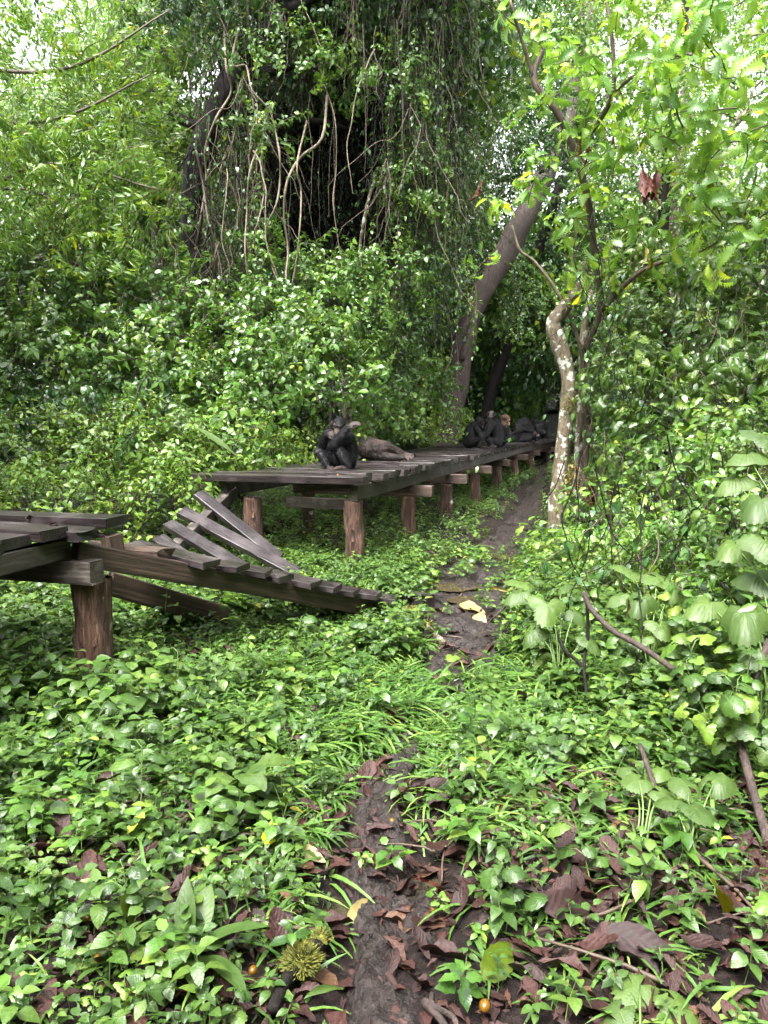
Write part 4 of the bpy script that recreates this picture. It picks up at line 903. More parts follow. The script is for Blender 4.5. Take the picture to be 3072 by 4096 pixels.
class Body:
    def __init__(s, fur=BLACK): s.pr = []; s.fur = fur; s.marks = []; s.eyes = []
    def cap(s, a, ra, b, rb, col=None, furry=None): s.pr.append((Vector(a), ra, Vector(b), rb, col or s.fur, (col is None) if furry is None else furry)); return s
    def chain(s, pts, col=None):
        for (a, ra), (b, rb) in zip(pts[:-1], pts[1:]): s.cap(a, ra, b, rb, col)
        return s
    def hand(s, w, tip, up, k=1.0, col=SKIN, curl=.5, thumb=1):         # wrist, direction of fingers, palm normal
        w = Vector(w); d = Vector(tip).normalized(); u = Vector(up); u = (u - d * u.dot(d)).normalized(); x = d.cross(u)
        for q in (-.5, -.17, .17, .5):
            b0 = w + d * .075 * k + x * q * .055 * k
            s.cap(w + x * q * .03 * k, .014 * k, b0, .013 * k, col)
            L = (.05 - .014 * abs(q + .1)) * k
            d2 = (d - u * curl).normalized(); d3 = (d - u * curl * 2.6).normalized()
            b1 = b0 + d2 * L + x * q * .01; s.cap(b0, .0115 * k, b1, .010 * k, col); s.cap(b1, .010 * k, b1 + d3 * L * .8, .008 * k, col)
        t0 = w + d * .02 * k + x * thumb * .025 * k; t1 = t0 + (x * thumb + d * .6).normalized() * .035 * k
        s.cap(t0, .012 * k, t1, .0105 * k, col); s.cap(t1, .0105 * k, t1 + (d + x * thumb * .25 - u * .4).normalized() * .025 * k, .008 * k, col)
    def foot(s, heel, tip, up, k=1.0, col=SKIN, side=1):
        h = Vector(heel); d = Vector(tip).normalized(); u = Vector(up); u = (u - d * u.dot(d)).normalized(); x = d.cross(u)
        s.cap(h, .032 * k, h + d * .09 * k, .026 * k, col); s.cap(h + d * .09 * k - x * .015 * k, .024 * k, h + d * .11 * k + x * .02 * k, .022 * k, col)
        for q in (-.5, -.17, .17, .5):
            b0 = h + d * .115 * k + x * q * .06 * k; s.cap(b0, .0125 * k, b0 + (d - u * .3).normalized() * .035 * k, .009 * k, col)
        t0 = h + d * .06 * k + x * side * .03 * k; s.cap(t0, .015 * k, t0 + (d * .7 + x * side).normalized() * .045 * k, .011 * k, col)
    def head(s, c, f, up=(0, 0, 1), k=1.0, face=FACE):
        c = Vector(c); f = Vector(f).normalized(); u = Vector(up); u = (u - f * u.dot(f)).normalized(); x = f.cross(u)
        p = lambda a, b, e: c + (f * a + u * b + x * e) * k
        s.cap(p(-.03, .03, 0), .082 * k, p(.01, .035, 0), .078 * k)
        s.cap(p(-.02, -.03, 0), .07 * k, p(.015, -.02, 0), .068 * k)
        s.cap(p(.072, .032, -.038), .017 * k, p(.072, .032, .038), .017 * k, tuple(v * 2.6 for v in face), False)     # brow
        s.cap(p(.05, -.005, -.035), .03 * k, p(.05, -.005, .035), .03 * k, face)
        s.cap(p(.06, -.04, 0), .045 * k, p(.098, -.06, 0), .036 * k, tuple(v * 1.25 for v in face), False)             # muzzle
        s.cap(p(.1, -.072, -.022), .017 * k, p(.1, -.072, .022), .017 * k, LIP, False)                                # lips
        s.cap(p(.085, -.02, -.01), .012 * k, p(.085, -.02, .01), .012 * k, face)                                      # nose
        for e in (-1, 1):
            for a in range(5):
                t = -.9 + a * .65
                s.cap(p(-.015 + .022 * math.cos(t), .012 + .03 * math.sin(t), e * .092), .009 * k, p(-.012, .008, e * .08), .012 * k, SKIN)
            s.eyes.append(p(.077, .008, e * .03))
    def build(s, name, label, vox=.008, nfur=4000, furmat='fur_black', flen=.035, group=None, smooth=3, r_eye=.008):
        mb = MB()
        for a, ra, b, rb, col, fy in s.pr:
            d = b - a; L = d.length
            z = d / L if L > 1e-5 else Vector((0, 0, 1)); x = z.orthogonal().normalized(); y = z.cross(x); V = []; Fs = []; ns = 10
            rings = [(-math.cos(t), math.sin(t), 0) for t in (.45, .95, math.pi / 2)] + [(math.cos(t), math.sin(t), 1) for t in (math.pi / 2, .95, .45)]
            V.append(a - z * ra)
            for h, rr, w in rings:
                c, r = (b, rb) if w else (a, ra)
                for j in range(ns):
                    t = 2 * math.pi * j / ns; V.append(c + z * h * r + (x * math.cos(t) + y * math.sin(t)) * rr * r)
            V.append(b + z * rb)
            for j in range(ns):
                j2 = (j + 1) % ns; Fs.append((0, 1 + j2, 1 + j)); Fs.append((len(V) - 1, 1 + 5 * ns + j, 1 + 5 * ns + j2))
                for i in range(5): Fs.append((1 + i * ns + j, 1 + i * ns + j2, 1 + (i + 1) * ns + j2, 1 + (i + 1) * ns + j))
            mb.add(V, Fs, None, 'hide')
        org = Vector((sum((p[0].x for p in s.pr)) / len(s.pr), sum((p[0].y for p in s.pr)) / len(s.pr), min(min(p[0].z - p[1], p[2].z - p[3]) for p in s.pr)))
        raw = bpy.data.objects.new(name, mb.mesh(name)); C.objects.link(raw)
        md = raw.modifiers.new('r', 'REMESH'); md.mode = 'VOXEL'; md.voxel_size = vox
        sm = raw.modifiers.new('s', 'SMOOTH'); sm.factor = .5; sm.iterations = smooth
        dg = bpy.context.evaluated_depsgraph_get(); me = bpy.data.meshes.new_from_object(raw.evaluated_get(dg))
        bpy.data.objects.remove(raw)
        co = np.empty(len(me.vertices) * 3, np.float32); me.vertices.foreach_get('co', co); co = co.reshape(-1, 3)
        best = np.full(len(co), 9.); who = np.zeros(len(co), int)
        for i, (a, ra, b, rb, col, fy) in enumerate(s.pr):
            A = np.array(a); d = np.array(b - a); dd = max(d @ d, 1e-9); t = np.clip((co - A) @ d / dd, 0, 1)
            ds = np.linalg.norm(co - A - t[:, None] * d, axis=1) - (ra + (rb - ra) * t)
            k = ds < best; best[k] = ds[k]; who[k] = i
        cols = np.array([p[4] for p in s.pr])[who]; furry = np.array([p[5] for p in s.pr])[who]
        for c, r, col in s.marks:
            w = np.clip(1 - np.linalg.norm(co - np.array(c), axis=1) / r, 0, 1)[:, None]; cols = cols * (1 - w) + np.array(col) * w
        nf = len(me.vertices)
        me.attributes.new('col', 'FLOAT_COLOR', 'POINT').data.foreach_set('color', np.concatenate([cols, np.ones((nf, 1))], 1).astype(np.float32).ravel())
        me.transform(Matrix.Translation(-org)); me.materials.clear(); me.materials.append(M['hide'])
        me.polygons.foreach_set('use_smooth', np.ones(len(me.polygons), bool)); me.name = name
        o = link(name, me, loc=org); tag(o, label, 'chimpanzee', group)
        nr = np.empty(nf * 3, np.float32); me.vertices.foreach_get('normal', nr); nr = nr.reshape(-1, 3)
        ok = np.nonzero(furry)[0]; mb = MB(); V = []; Fs = []; Rn = []
        for v in rng.choice(ok, nfur):
            p = Vector(co[v]) - org; nn = Vector(nr[v]); pr = s.pr[who[v]]; ax_ = (pr[2] - pr[0]); ax_ = ax_.normalized() if ax_.length > 1e-4 else Vector((0, 0, -1))
            d = ax_ * .7 + Vector((0, 0, -.8)); d = d - nn * d.dot(nn)
            d = (d.normalized() if d.length > 1e-3 else Vector((0, 0, -1))) + nn * U(.15, .55) + Vector((U(-.3, .3), U(-.3, .3), U(-.3, .3)))
            d.normalize(); sd_ = d.cross(nn); sd_ = sd_.normalized() * .0016 if sd_.length > 1e-4 else Vector((.0016, 0, 0)); L = flen * U(.5, 1.2)
            k = len(V); m_ = p + d * L * .55; V += [p - sd_, p + sd_, m_ + sd_ * .8, m_ - sd_ * .8, p + d * L + Vector((0, 0, -.2 * L))]; Fs += [(k, k + 1, k + 2, k + 3), (k + 3, k + 2, k + 4)]; Rn += [random.random()] * 5
        mb.add(V, Fs, None, furmat, 0); mb.r = Rn
        f = link('fur', mb.mesh('fur'), o)
        for e in s.eyes:
            m2 = MB(); V = []
            for i in range(5):
                for j in range(8): V.append((math.sin(math.pi * (i + .5) / 5) * math.cos(j * .785) * r_eye, math.sin(math.pi * (i + .5) / 5) * math.sin(j * .785) * r_eye, math.cos(math.pi * (i + .5) / 5) * r_eye))
            m2.add(V, [(i * 8 + j, i * 8 + (j + 1) % 8, i * 8 + 8 + (j + 1) % 8, i * 8 + 8 + j) for i in range(4) for j in range(8)], None, 'eye')
            link('eye', m2.mesh('eye'), o, loc=e - org)
        return o
def q1(a, b, dy=0.0, Y0=8.95): return P(300 + a / 12.07, 400 + b / 12.07, Y0 + dy)
def q2(a, b, dy=0.0, Y0=15.85): return P(437.5 + a / 11.06, 387.5 + b / 11.06, Y0 + dy)
grp = 'chimpanzees resting on the boardwalk'

b = Body()
b.chain([(q1(585, 745), .1), (q1(585, 610, .02), .12), (q1(555, 490), .12), (q1(505, 410, -.02), .085)])
b.cap(q1(560, 470, -.02), .11, q1(390, 440, .05), .09).cap(q1(500, 720, 0), .1, q1(470, 560, 0), .1)
b.chain([(q1(345, 420, .06), .075), (q1(262, 560, -.02), .055), (q1(262, 545, -.03), .05), (q1(320, 425, -.13), .036)])
b.hand(q1(325, 420, -.135), (.8, -.1, .15), (-.1, -1, .5), 1.0, (.05, .037, .035))
b.chain([(q1(565, 450, -.1), .075), (q1(385, 560, -.22), .058), (q1(400, 540, -.235), .056), (q1(480, 440, -.24), .05), (q1(575, 325, -.245), .036)])
b.hand(q1(580, 320, -.245), (.85, -.1, .4), (.3, -.5, .8), 1.0, (.05, .037, .035), curl=.55, thumb=1)
b.chain([(q1(500, 745, .04), .095), (q1(240, 625, -.02), .065), (q1(250, 650, -.03), .06), (q1(335, 805, -.05), .04)]); b.foot(q1(340, 826, -.06), (.5, -.8, 0), (0, 0, 1), .95, side=-1)
b.chain([(q1(580, 735, -.07), .095), (q1(490, 625, -.2), .068), (q1(500, 650, -.21), .064), (q1(575, 795, -.2), .045)]); b.foot(q1(575, 822, -.2), (-.95, -.35, 0), (0, 0, 1), 1.15, side=1)
b.head(q1(470, 318, -.12), (-.18, -1, -.22), (.12, 0, 1), 1.02)
b.build('chimpanzee', 'black chimpanzee sitting nearest, facing the camera with one arm raised across its face', .0065, 9000, 'fur_black', .04, grp, 3)

f2 = lambda a, c, dy=0: q1(a, c, dy, 11.0)
b = Body(BROWN)
b.chain([(f2(800, 580, .55), .18), (f2(810, 580, .3), .185), (f2(835, 583, .08), .18), (f2(935, 600, 0), .145)])
b.chain([(f2(930, 580, -.02), .13), (f2(1040, 575, 0), .105), (f2(1130, 600, .02), .068), (f2(1235, 640, 0), .042)]); b.foot(f2(1235, 645, 0), (.85, -.1, -.3), (.2, -.9, .3), 1.15, (.05, .036, .033))
b.chain([(f2(920, 655, -.05), .085), (f2(1080, 690, -.06), .06), (f2(1180, 695, -.03), .045), (f2(1250, 695, -.05), .035)]); b.foot(f2(1250, 697, -.05), (.95, -.2, 0), (.1, -.6, .7), .95, (.05, .036, .033))
b.chain([(f2(740, 660, .3), .1), (f2(720, 690, .1), .06)])
b.head(f2(760, 640, .85), (-.3, .9, 0), (0, 0, 1))
b.marks = [(f2(960, 505, -.02), .13, (.085, .053, .046)), (f2(1020, 605, -.1), .06, (.1, .055, .05)), (f2(1110, 650, -.1), .07, (.06, .048, .045))]
b.build('chimpanzee', 'brownish chimpanzee lying on its side with legs stretched across the planks', .009, 6500, 'fur_brown', .03, grp)

f3 = lambda a, c, dy=0: q2(a, c, dy, 15.85)
b = Body()
b.chain([(f3(350, 595), .15), (f3(365, 510), .16), (f3(410, 440), .13), (f3(450, 400), .085)])
b.chain([(f3(430, 450, -.12), .075), (f3(500, 545, -.2), .052), (f3(570, 470, -.2), .036)]); b.hand(f3(572, 460, -.2), (.3, 0, 1), (1, 0, 0), 1)
b.chain([(f3(430, 440, .12), .07), (f3(520, 500, .1), .05), (f3(560, 400, .05), .036)])
b.chain([(f3(380, 610, -.1), .1), (f3(490, 555, -.2), .066), (f3(465, 650, -.2), .045)]); b.foot(f3(470, 660, -.2), (1, -.1, 0), (0, 0, 1), 1.1)
b.head(f3(465, 385, -.02), (.85, -.25, -.4), (.2, 0, 1), 1.0)
b.build('chimpanzee', 'black chimpanzee with rounded back grooming its neighbour', .0095, 5000, 'fur_black', .045, grp)
b = Body()
b.chain([(f3(645, 600, .05), .145), (f3(655, 510, .05), .15), (f3(645, 410, .05), .125), (f3(620, 350, .03), .085)])
b.chain([(f3(610, 400, -.1), .075), (f3(548, 500, -.2), .055), (f3(575, 345, -.14), .038)]); b.hand(f3(577, 335, -.14), (.25, -.1, .9), (-.5, -1, 0), 1.05, (.1, .08, .078))
b.chain([(f3(640, 610, -.06), .1), (f3(565, 575, -.14), .07), (f3(600, 645, -.16), .05)]); b.foot(f3(640, 660, -.16), (-.9, -.2, 0), (0, 0, 1), 1.1)
b.chain([(f3(600, 390, .15), .065), (f3(540, 450, .2), .05), (f3(550, 320, .1), .036)]); b.hand(f3(552, 310, .08), (.5, -.1, .6), (0, -.3, 1), 1, (.1, .08, .078))
b.head(f3(595, 330, -.02), (-.85, .2, -.1), (.1, 0, 1), 1.05)
b.build('chimpanzee', 'black chimpanzee holding both hands to its head beside its groomer', .0095, 5000, 'fur_black', .045, grp)
f5 = lambda a, c, dy=0: q2(a, c, dy, 16.7)
b = Body()
b.chain([(f5(705, 590), .13), (f5(705, 500), .13), (f5(715, 440), .11)]); b.fur = PALE; b.chain([(f5(722, 425), .1), (f5(745, 390), .08)]); b.fur = BLACK
b.chain([(f5(760, 440, -.05), .06), (f5(780, 540, -.1), .045), (f5(740, 600, -.1), .035)])
b.fur = PALE; b.head(f5(752, 358), (.8, -.3, -.35), (.2, 0, 1), 1.05, (.16, .09, .07))
b.build('chimpanzee', 'chimpanzee with pale brown head half hidden behind the grooming pair', .011, 300, 'fur_pale', .03, grp)
f6 = lambda a, c, dy=0: q2(a, c, dy, 20.8)
b = Body()
b.chain([(f6(850, 545, .05), .14), (f6(930, 540, .05), .165), (f6(1020, 535, .05), .15), (f6(1060, 545), .09)])
b.chain([(f6(1050, 490, 0), .085), (f6(950, 455, -.08), .065), (f6(850, 500, -.1), .045)]); b.hand(f6(850, 500, -.1), (-1, -.2, -.2), (0, 0, 1), 1)
b.chain([(f6(1020, 570, -.1), .07), (f6(930, 580, -.15), .05), (f6(890, 590, -.12), .04)])
b.chain([(f6(850, 560, -.04), .11), (f6(770, 500, -.05), .075), (f6(790, 590, -.1), .05)]); b.foot(f6(790, 592, -.1), (-1, -.2, 0), (0, 0, 1), 1.1)
b.chain([(f6(840, 570, -.1), .1), (f6(760, 580, -.12), .07), (f6(740, 592, -.12), .045)])
b.head(f6(1088, 545, -.05), (.3, -.6, .75), (1, 0, -.1), 1.15)
b.build('chimpanzee', 'black chimpanzee lying on its back with its head at the deck edge', .012, 3500, 'fur_black', .045, grp)
f7 = lambda a, c, dy=0: q2(a, c, dy, 21.7)
b = Body()
b.chain([(f7(985, 560), .2), (f7(985, 470), .22), (f7(960, 400), .2), (f7(915, 390, -.05), .12)])
b.chain([(f7(930, 420, -.15), .09), (f7(860, 500, -.2), .06), (f7(850, 470, -.3), .045)])
b.head(f7(885, 425, -.12), (-.5, -.5, -.7), (-.5, 0, 1), 1.1, (.16, .085, .075))
b.build('chimpanzee', 'black chimpanzee bending over the one lying on its back', .013, 3000, 'fur_black', .05, grp)
f8 = lambda a, c, dy=0: q2(a, c, dy, 22.6)
b = Body()
b.chain([(f8(1135, 490), .2), (f8(1135, 430), .19), (f8(1110, 400, .1), .14)])
b.chain([(f8(1150, 490, -.1), .12), (f8(1180, 500, -.14), .09)]); b.head(f8(1080, 390, .2), (-.8, .5, -.3), (0, 0, 1), 1.0)
b.build('chimpanzee', 'black chimpanzee turned away, only its rounded back showing near the ramp', .013, 2600, 'fur_black', .05, grp)
f9 = lambda a, c, dy=0: q2(a, c, dy, 32.2)
b = Body(BROWN)
b.chain([(f9(1235, 265), .13), (f9(1300, 260), .15), (f9(1360, 265), .13)]); b.chain([(f9(1300, 250, -.1), .08), (f9(1340, 280, -.15), .06), (f9(1370, 285, -.15), .04)])
b.head(f9(1222, 268, -.05), (-.6, -.6, 0), (0, 0, 1), 1.1)
b.build('chimpanzee', 'brown chimpanzee lying stretched out on the far ramp', .015, 1800, 'fur_brown', .05, grp)
f10 = lambda a, c, dy=0: q2(a, c, dy, 32.9)
b = Body()
b.chain([(f10(1350, 255), .18), (f10(1350, 220), .18), (f10(1345, 190), .14)]); b.chain([(f10(1320, 215, -.1), .09), (f10(1300, 245, -.2), .06)])
b.head(f10(1348, 172, -.05), (-.7, -.5, -.4), (0, 0, 1), 1.15)
b.build('chimpanzee', 'dark chimpanzee sitting on the far ramp behind the lichen tree', .015, 1800, 'fur_black', .05, grp)

# ------------------------------------------------------------------ lianas
def liana(label, pts, r, mat='paletwig', leaves=0):
    if label.split()[0] not in ('arching', 'brown') : pts = [pts[0] + Vector((U(-.4, .4), .7, .9))] + list(pts)
    r *= .65
    base = Vector(pts[-1]); mb = MB(); tube(mb, [Vector(p) - base for p in pts], r, r * .7, mat, 6, wob=.25, k=5)
    o = link('liana', mb.mesh('liana'), loc=base)
    if leaves:
        m2 = MB()
        for _ in range(leaves):
            q = random.choice(smooth_pts(pts, 5)) - base; s_ = U(.07, .11); leaf(m2, orient((U(-1, 1), U(-1, .2), U(-.8, .3)), U(-.5, .5), q), s_, s_ * .7, 'shrub', 4, 'ovate', .2, .6, petiole=.04)
        link('leaves', m2.mesh('leaves'), o)
    return tag(o, label, 'liana', 'lianas hanging around the dark hollow')
def LP(seq, Yd): return [P(a, b, Yd + .15 * math.sin(i * 2.1)) for i, (a, b) in enumerate(seq)]
liana('pale crooked liana slanting down from the black hollow', LP([(322, 138), (300, 158), (287, 182), (284, 215), (288, 250), (286, 278), (292, 305)], 12.1), .035, leaves=14)
liana('reddish liana falling straight beside the pale crooked one', LP([(279, 150), (280, 180), (276, 205), (266, 230), (270, 260), (281, 290)], 12.2), .026)
liana('thin grey liana hanging left of the reddish one', LP([(262, 150), (264, 190), (258, 222), (250, 245), (256, 275)], 12.3), .022, leaves=6)
liana('slim liana bowing out to the right beneath the hollow', LP([(297, 165), (301, 190), (300, 225), (296, 262), (289, 300)], 12.0), .024)
liana('long straight liana at the left of the hollow', LP([(250, 170), (247, 210), (245, 250), (249, 290), (247, 320)], 12.1), .022, leaves=8)
liana('pale liana crossing the dark trunk', LP([(226, 66), (231, 92), (216, 118), (205, 150), (206, 178), (201, 215), (196, 245)], 12.3), .03)
liana('brown liana hanging beside the dark trunk', LP([(196, 150), (203, 185), (208, 220), (216, 250), (214, 290), (226, 330)], 12.2), .028, 'twig')
liana('arching liana over the central shrubs', LP([(238, 330), (262, 312), (276, 300), (290, 305), (296, 320)], 12.0), .022)
liana('grey liana looping across the upper canopy', LP([(232, 64), (246, 66), (252, 90), (268, 110), (262, 130)], 12.2), .028)
liana('lichen spotted liana standing in front of the palm fronds', LP([(366, 210), (360, 250), (362, 290), (356, 325), (358, 350)], 13.2), .045, 'lichen', 10)
liana('thin liana trailing down the creeper curtain', LP([(335, 120), (336, 170), (333, 200), (338, 240), (344, 275)], 12.5), .016)
liana('brown liana sagging toward the boardwalk edge', LP([(446, 300), (452, 350), (441, 385), (447, 415), (440, 440)], 16.5), .03, 'twig')
# ------------------------------------------------------------------ palm fronds, banana-like leaf
fm = frond(1.9, 'shrub').mesh('frond'); fm2 = frond(1.5, 'dark').mesh('frond')
palm = empty('palm', (P(330, 330, 15.5).x, 15.5, 0), 'palm with feathery fronds in the gap behind the lianas', 'palm')
mb = MB(); tube(mb, [(0, 0, -.2), (.05, 0, 1), (0, 0, P(330, 318, 15.5).z)], .09, .07, 'bark', 8, .2); link('trunk', mb.mesh('trunk'), palm)
for i, (a, t) in enumerate(((1.2, .5), (-1.4, .6), (2.4, .4), (-.3, .3), (3.2, .7), (-2.4, .5))):
    o = link('frond', fm if i % 2 else fm2, palm, loc=(0, 0, P(330, 318, 15.5).z - .05)); o.rotation_euler = (-.2, t * .5, a)
def one_leaf(name, label, cat, px, py, L, Wd, mat, d, z=.03, roll=0, n=10, shape='ovate', fold=.2, droop=.3, wave=.05, serr=.03, group=None, rnd=None, Yd=None, petiole=.03):
    p = G(px, py) if Yd is None else P(px, py, Yd)
    if Yd is None: p = G(px, py, gzf(p.x, p.y) + z)
    mb = MB(); leaf(mb, orient(d, roll) @ Matrix.Translation((0, -L * .5, 0)), L, Wd, mat, n, shape, fold, droop, serr=serr, wave=wave, rnd=rnd)
    return tag(link(name, mb.mesh(name), loc=p), label, cat, group)
one_leaf('banana_leaf', 'long shiny strap leaf leaning in the shrubs behind the broken deck', 'leaf', 219, 440, .55, .09, 'dock', (1, 0, -.55), Yd=8.3, roll=.6)
# ------------------------------------------------------------------ big leaved plants, right
def big_plant(name, label, base, spec, mat='bigleaf', stemmat='stem', lob=5, dep=.34):
    b0 = Vector(base); o = empty(name, b0, label, 'plant')
    for px, py, Yd, L, d in spec:
        e = P(px, py, Yd) - b0; mb = MB()
        tube(mb, [Vector((U(-.03, .03), U(-.03, .03), -.02)), Vector((e.x * .35, e.y * .35, e.z * .7)), e], .005, .0025, stemmat, 5, k=4); link('stem', mb.mesh('stem'), o)
        m2 = MB(); lobed(m2, orient(d, U(-.2, .2)), L, mat, lob, dep * U(.8, 1.2), .07, U(.08, .35), n=49); link('leaf', m2.mesh('leaf'), o, loc=e)
    return o
def gb(px, py): p = G(px, py); return (p.x, p.y, gzf(p.x, p.y))
big_plant('big_leaf_plant', 'plant with big drooping toothed leaves beside the trail bend', gb(560, 690), [(547, 605, 4.2, .24, (-.2, -.8, -.6)), (520, 592, 4.5, .19, (-.9, -.3, -.2)), (523, 583, 4.7, .2, (-.6, .2, .1)), (560, 588, 4.6, .17, (.4, .3, .1)), (533, 630, 4.2, .17, (-.7, -.5, -.5)), (575, 612, 4.3, .15, (.6, -.5, -.3)), (590, 640, 4.1, .16, (.5, -.6, -.5))])
big_plant('big_leaf_plant', 'plant with flat pale leaves spread in front of the dark bank', gb(650, 690), [(657, 577, 4.4, .26, (.5, -.5, -.2)), (633, 572, 4.6, .22, (-.4, .2, .2)), (641, 598, 4.2, .2, (-.4, -.6, -.3)), (672, 590, 4.3, .2, (.8, -.2, -.1)), (680, 575, 4.6, .2, (.6, .3, .1)), (620, 595, 4.4, .17, (-.8, -.2, -.2)), (660, 625, 4.1, .17, (.2, -.8, -.5)), (640, 640, 4.0, .15, (-.5, -.6, -.4))])
big_plant('big_leaf_plant', 'near plant whose wide leaves reach in at the right edge below mid height', gb(770, 760), [(708, 602, 3.6, .24, (-.7, -.4, -.1)), (745, 612, 3.4, .26, (-.4, -.7, -.3)), (760, 575, 3.6, .24, (.1, -.5, -.1)), (730, 560, 3.9, .2, (-.7, .1, 0)), (755, 650, 3.3, .2, (-.6, -.6, -.4))])
big_plant('big_leaf_plant', 'near plant with pale lobed leaves held high at the right edge', gb(800, 760), [(748, 455, 3.8, .22, (-.8, -.3, 0)), (765, 438, 3.8, .2, (-.3, .2, .2)), (735, 478, 3.8, .2, (-.8, -.2, -.3)), (760, 500, 3.6, .24, (-.5, -.5, -.3)), (735, 545, 3.7, .2, (-.6, -.5, -.2)), (765, 540, 3.5, .22, (.1, -.7, -.3))])
big_plant('broad_seedling', 'seedling with bright rounded leaves at the lower right', gb(690, 870), [(696, 808, 2.45, .14, (.5, -.8, -.2)), (715, 780, 2.6, .13, (.5, .2, .1)), (688, 786, 2.6, .12, (-.2, .4, .1)), (672, 800, 2.5, .11, (-.7, -.3, 0))], lob=3, dep=.1)
big_plant('broad_seedling', 'seedling with pointed light leaves beside the slanting brown stem', gb(645, 840), [(639, 780, 2.75, .12, (-.7, -.4, -.1)), (655, 772, 2.85, .1, (.4, .2, .1)), (660, 792, 2.7, .11, (.6, -.5, -.2)), (630, 770, 2.9, .09, (-.5, .4, 0))], lob=3, dep=.12)
big_plant('broad_seedling', 'seedling with light drooping leaves at the bottom right corner', gb(640, 1075), [(640, 985, 1.8, .13, (-.8, -.4, -.1)), (675, 1000, 1.75, .13, (.5, -.6, -.2)), (655, 978, 1.9, .1, (.2, .5, .2)), (620, 1010, 1.72, .1, (-.6, -.6, -.3))], lob=3, dep=.3)
for px, py, h, L, lab in ((78, 650, .34, .11, 'tall herb standing in front of the thick peeling post'), (162, 655, .42, .08, 'tall thin herb in front of the fallen beam'), (217, 640, .32, .1, 'leafy herb under the middle of the fallen beam'), (270, 640, .3, .09, 'leafy herb near the buried end of the fallen beam'), (30, 700, .35, .1, 'dark herb below the left deck corner')):
    p = G(px, py); o = link('tall_herb', herb(h, L, 'herb', 4, 6, .1).mesh('tall_herb'), loc=(p.x, p.y, gzf(p.x, p.y))); tag(o, lab, 'plant')
# dock-like rosette
c0 = Vector(gb(243, 800)); dk = empty('dock_plant', c0, 'glossy crinkled rosette plant among the grass', 'plant')
for i in range(11):
    a = i * 2.4; e = .2 + .5 * (i > 6); L = U(.15, .21)
    mb = MB(); leaf(mb, orient((math.cos(a), math.sin(a), e), U(-.3, .3), (0, 0, .05 + .008 * i)), L, L * .62, 'dock', 12, 'ovate', .2, 1.1, serr=.07, wave=.07, petiole=.05); link('leaf', mb.mesh('leaf'), dk)
# smooth seedling with fruit
c0 = Vector(gb(190, 975)); sg = empty('smooth_leaf_seedling', c0, 'seedling with large smooth oval leaves at the lower left', 'plant')
for d, L, w in (((-.15, .2, 1), .17, .065), ((.8, .25, .45), .2, .085), ((.85, -.5, .2), .2, .075), ((.15, .6, .8), .16, .08), ((-.7, .3, .4), .1, .05), ((.3, -.8, .3), .12, .06)):
    mb = MB(); leaf(mb, orient(d, U(-.4, .4), (0, 0, .05)), L, w, 'dock' if d[0] > .7 else 'bigleaf', 12, 'narrow', .25, .6, wave=.02, petiole=.03); link('leaf', mb.mesh('leaf'), sg)
mb = MB(); tube(mb, [(0, 0, -.03), (.004, 0, .06)], .006, .005, 'stem', 6, k=1); link('stem', mb.mesh('stem'), sg)
# ------------------------------------------------------------------ fallen leaves that stand out
LG = 'large fallen leaves on the clearing floor'
F_ = [('yellow leaf with brown tip standing among the lower left herbs', 134, 912, .15, .06, 'halfyellow', (.35, .3, -.75), .08, .9),
      ('pale yellow leaf lying on the mud edge', 311, 853, .12, .055, 'creamleaf', (.8, -.55, .1), .04, .5),
      ('large yellow green leaf lying in the dead leaves', 502, 957, .17, .09, 'halfyellow', (.75, .6, .35), .06, .7),
      ('twisted yellow leaf caught upright in the left grass', 132, 782, .1, .025, 'yellowleaf', (.1, .3, -.8), .07, .6),
      ('wide reddish dead leaf beside the grass patch', 392, 714, .24, .13, 'redleaf', (.9, -.3, .05), .05, .4),
      ('rolled reddish dead leaf pointing down the trail', 384, 731, .2, .05, 'redleaf', (-.5, -.9, .05), .04, .8),
      ('curled red leaf roll left of the rosette plant', 199, 762, .16, .035, 'redleaf', (.9, -.4, -.1), .04, .8),
      ('short red leaf roll in the left litter', 120, 812, .11, .04, 'redleaf', (.5, .6, .1), .05, .8),
      ('slim red leaf roll above the pale yellow leaf', 255, 862, .15, .03, 'redleaf', (.9, -.5, .1), .04, .9),
      ('grey green curled leaf on the bare mud', 363, 908, .13, .06, 'creamleaf', (.8, .6, .35), .05, .9),
      ('dark green leaf edged with moss beside the mossy log', 326, 990, .13, .045, 'dock', (.9, .45, .05), .05, .4),
      ('broad brown dead leaf propped in the right litter', 576, 900, .22, .1, 'litter', (.95, .3, .15), .06, .5),
      ('dark brown dead leaf curled below the brown stem', 640, 940, .2, .09, 'litter', (.8, -.4, .1), .06, .6),
      ('purple brown dead leaf at the bottom edge', 590, 1000, .19, .1, 'litter', (-.6, .7, .1), .05, .5),
      ('yellow lobed leaf caught at the lower right', 724, 896, .14, .1, 'yellowleaf', (.5, .3, -.6), .1, .4),
      ('cream torn leaf on the wet trail', 472, 606, .24, .12, 'creamleaf', (.9, -.5, .02), .05, .3),
      ('small cream leaf with upturned tip on the trail', 480, 618, .17, .1, 'creamleaf', (.2, -.9, -.1), .05, .4),
      ('yellow leaf hanging low beside the trail puddle', 538, 548, .2, .16, 'yellowleaf', (.2, -.5, -.8), .2, .3),
      ('curved green pod leaf at the trail side', 500, 590, .28, .06, 'yellowleaf', (.8, -.5, .05), .06, .9),
      ('reddish leaf half buried near the mud patch', 375, 862, .16, .08, 'redleaf', (.9, .2, .2), .04, .6),
      ('tan leaf curled against the right grass', 430, 880, .12, .05, 'redleaf', (-.6, .5, .3), .05, .6)]
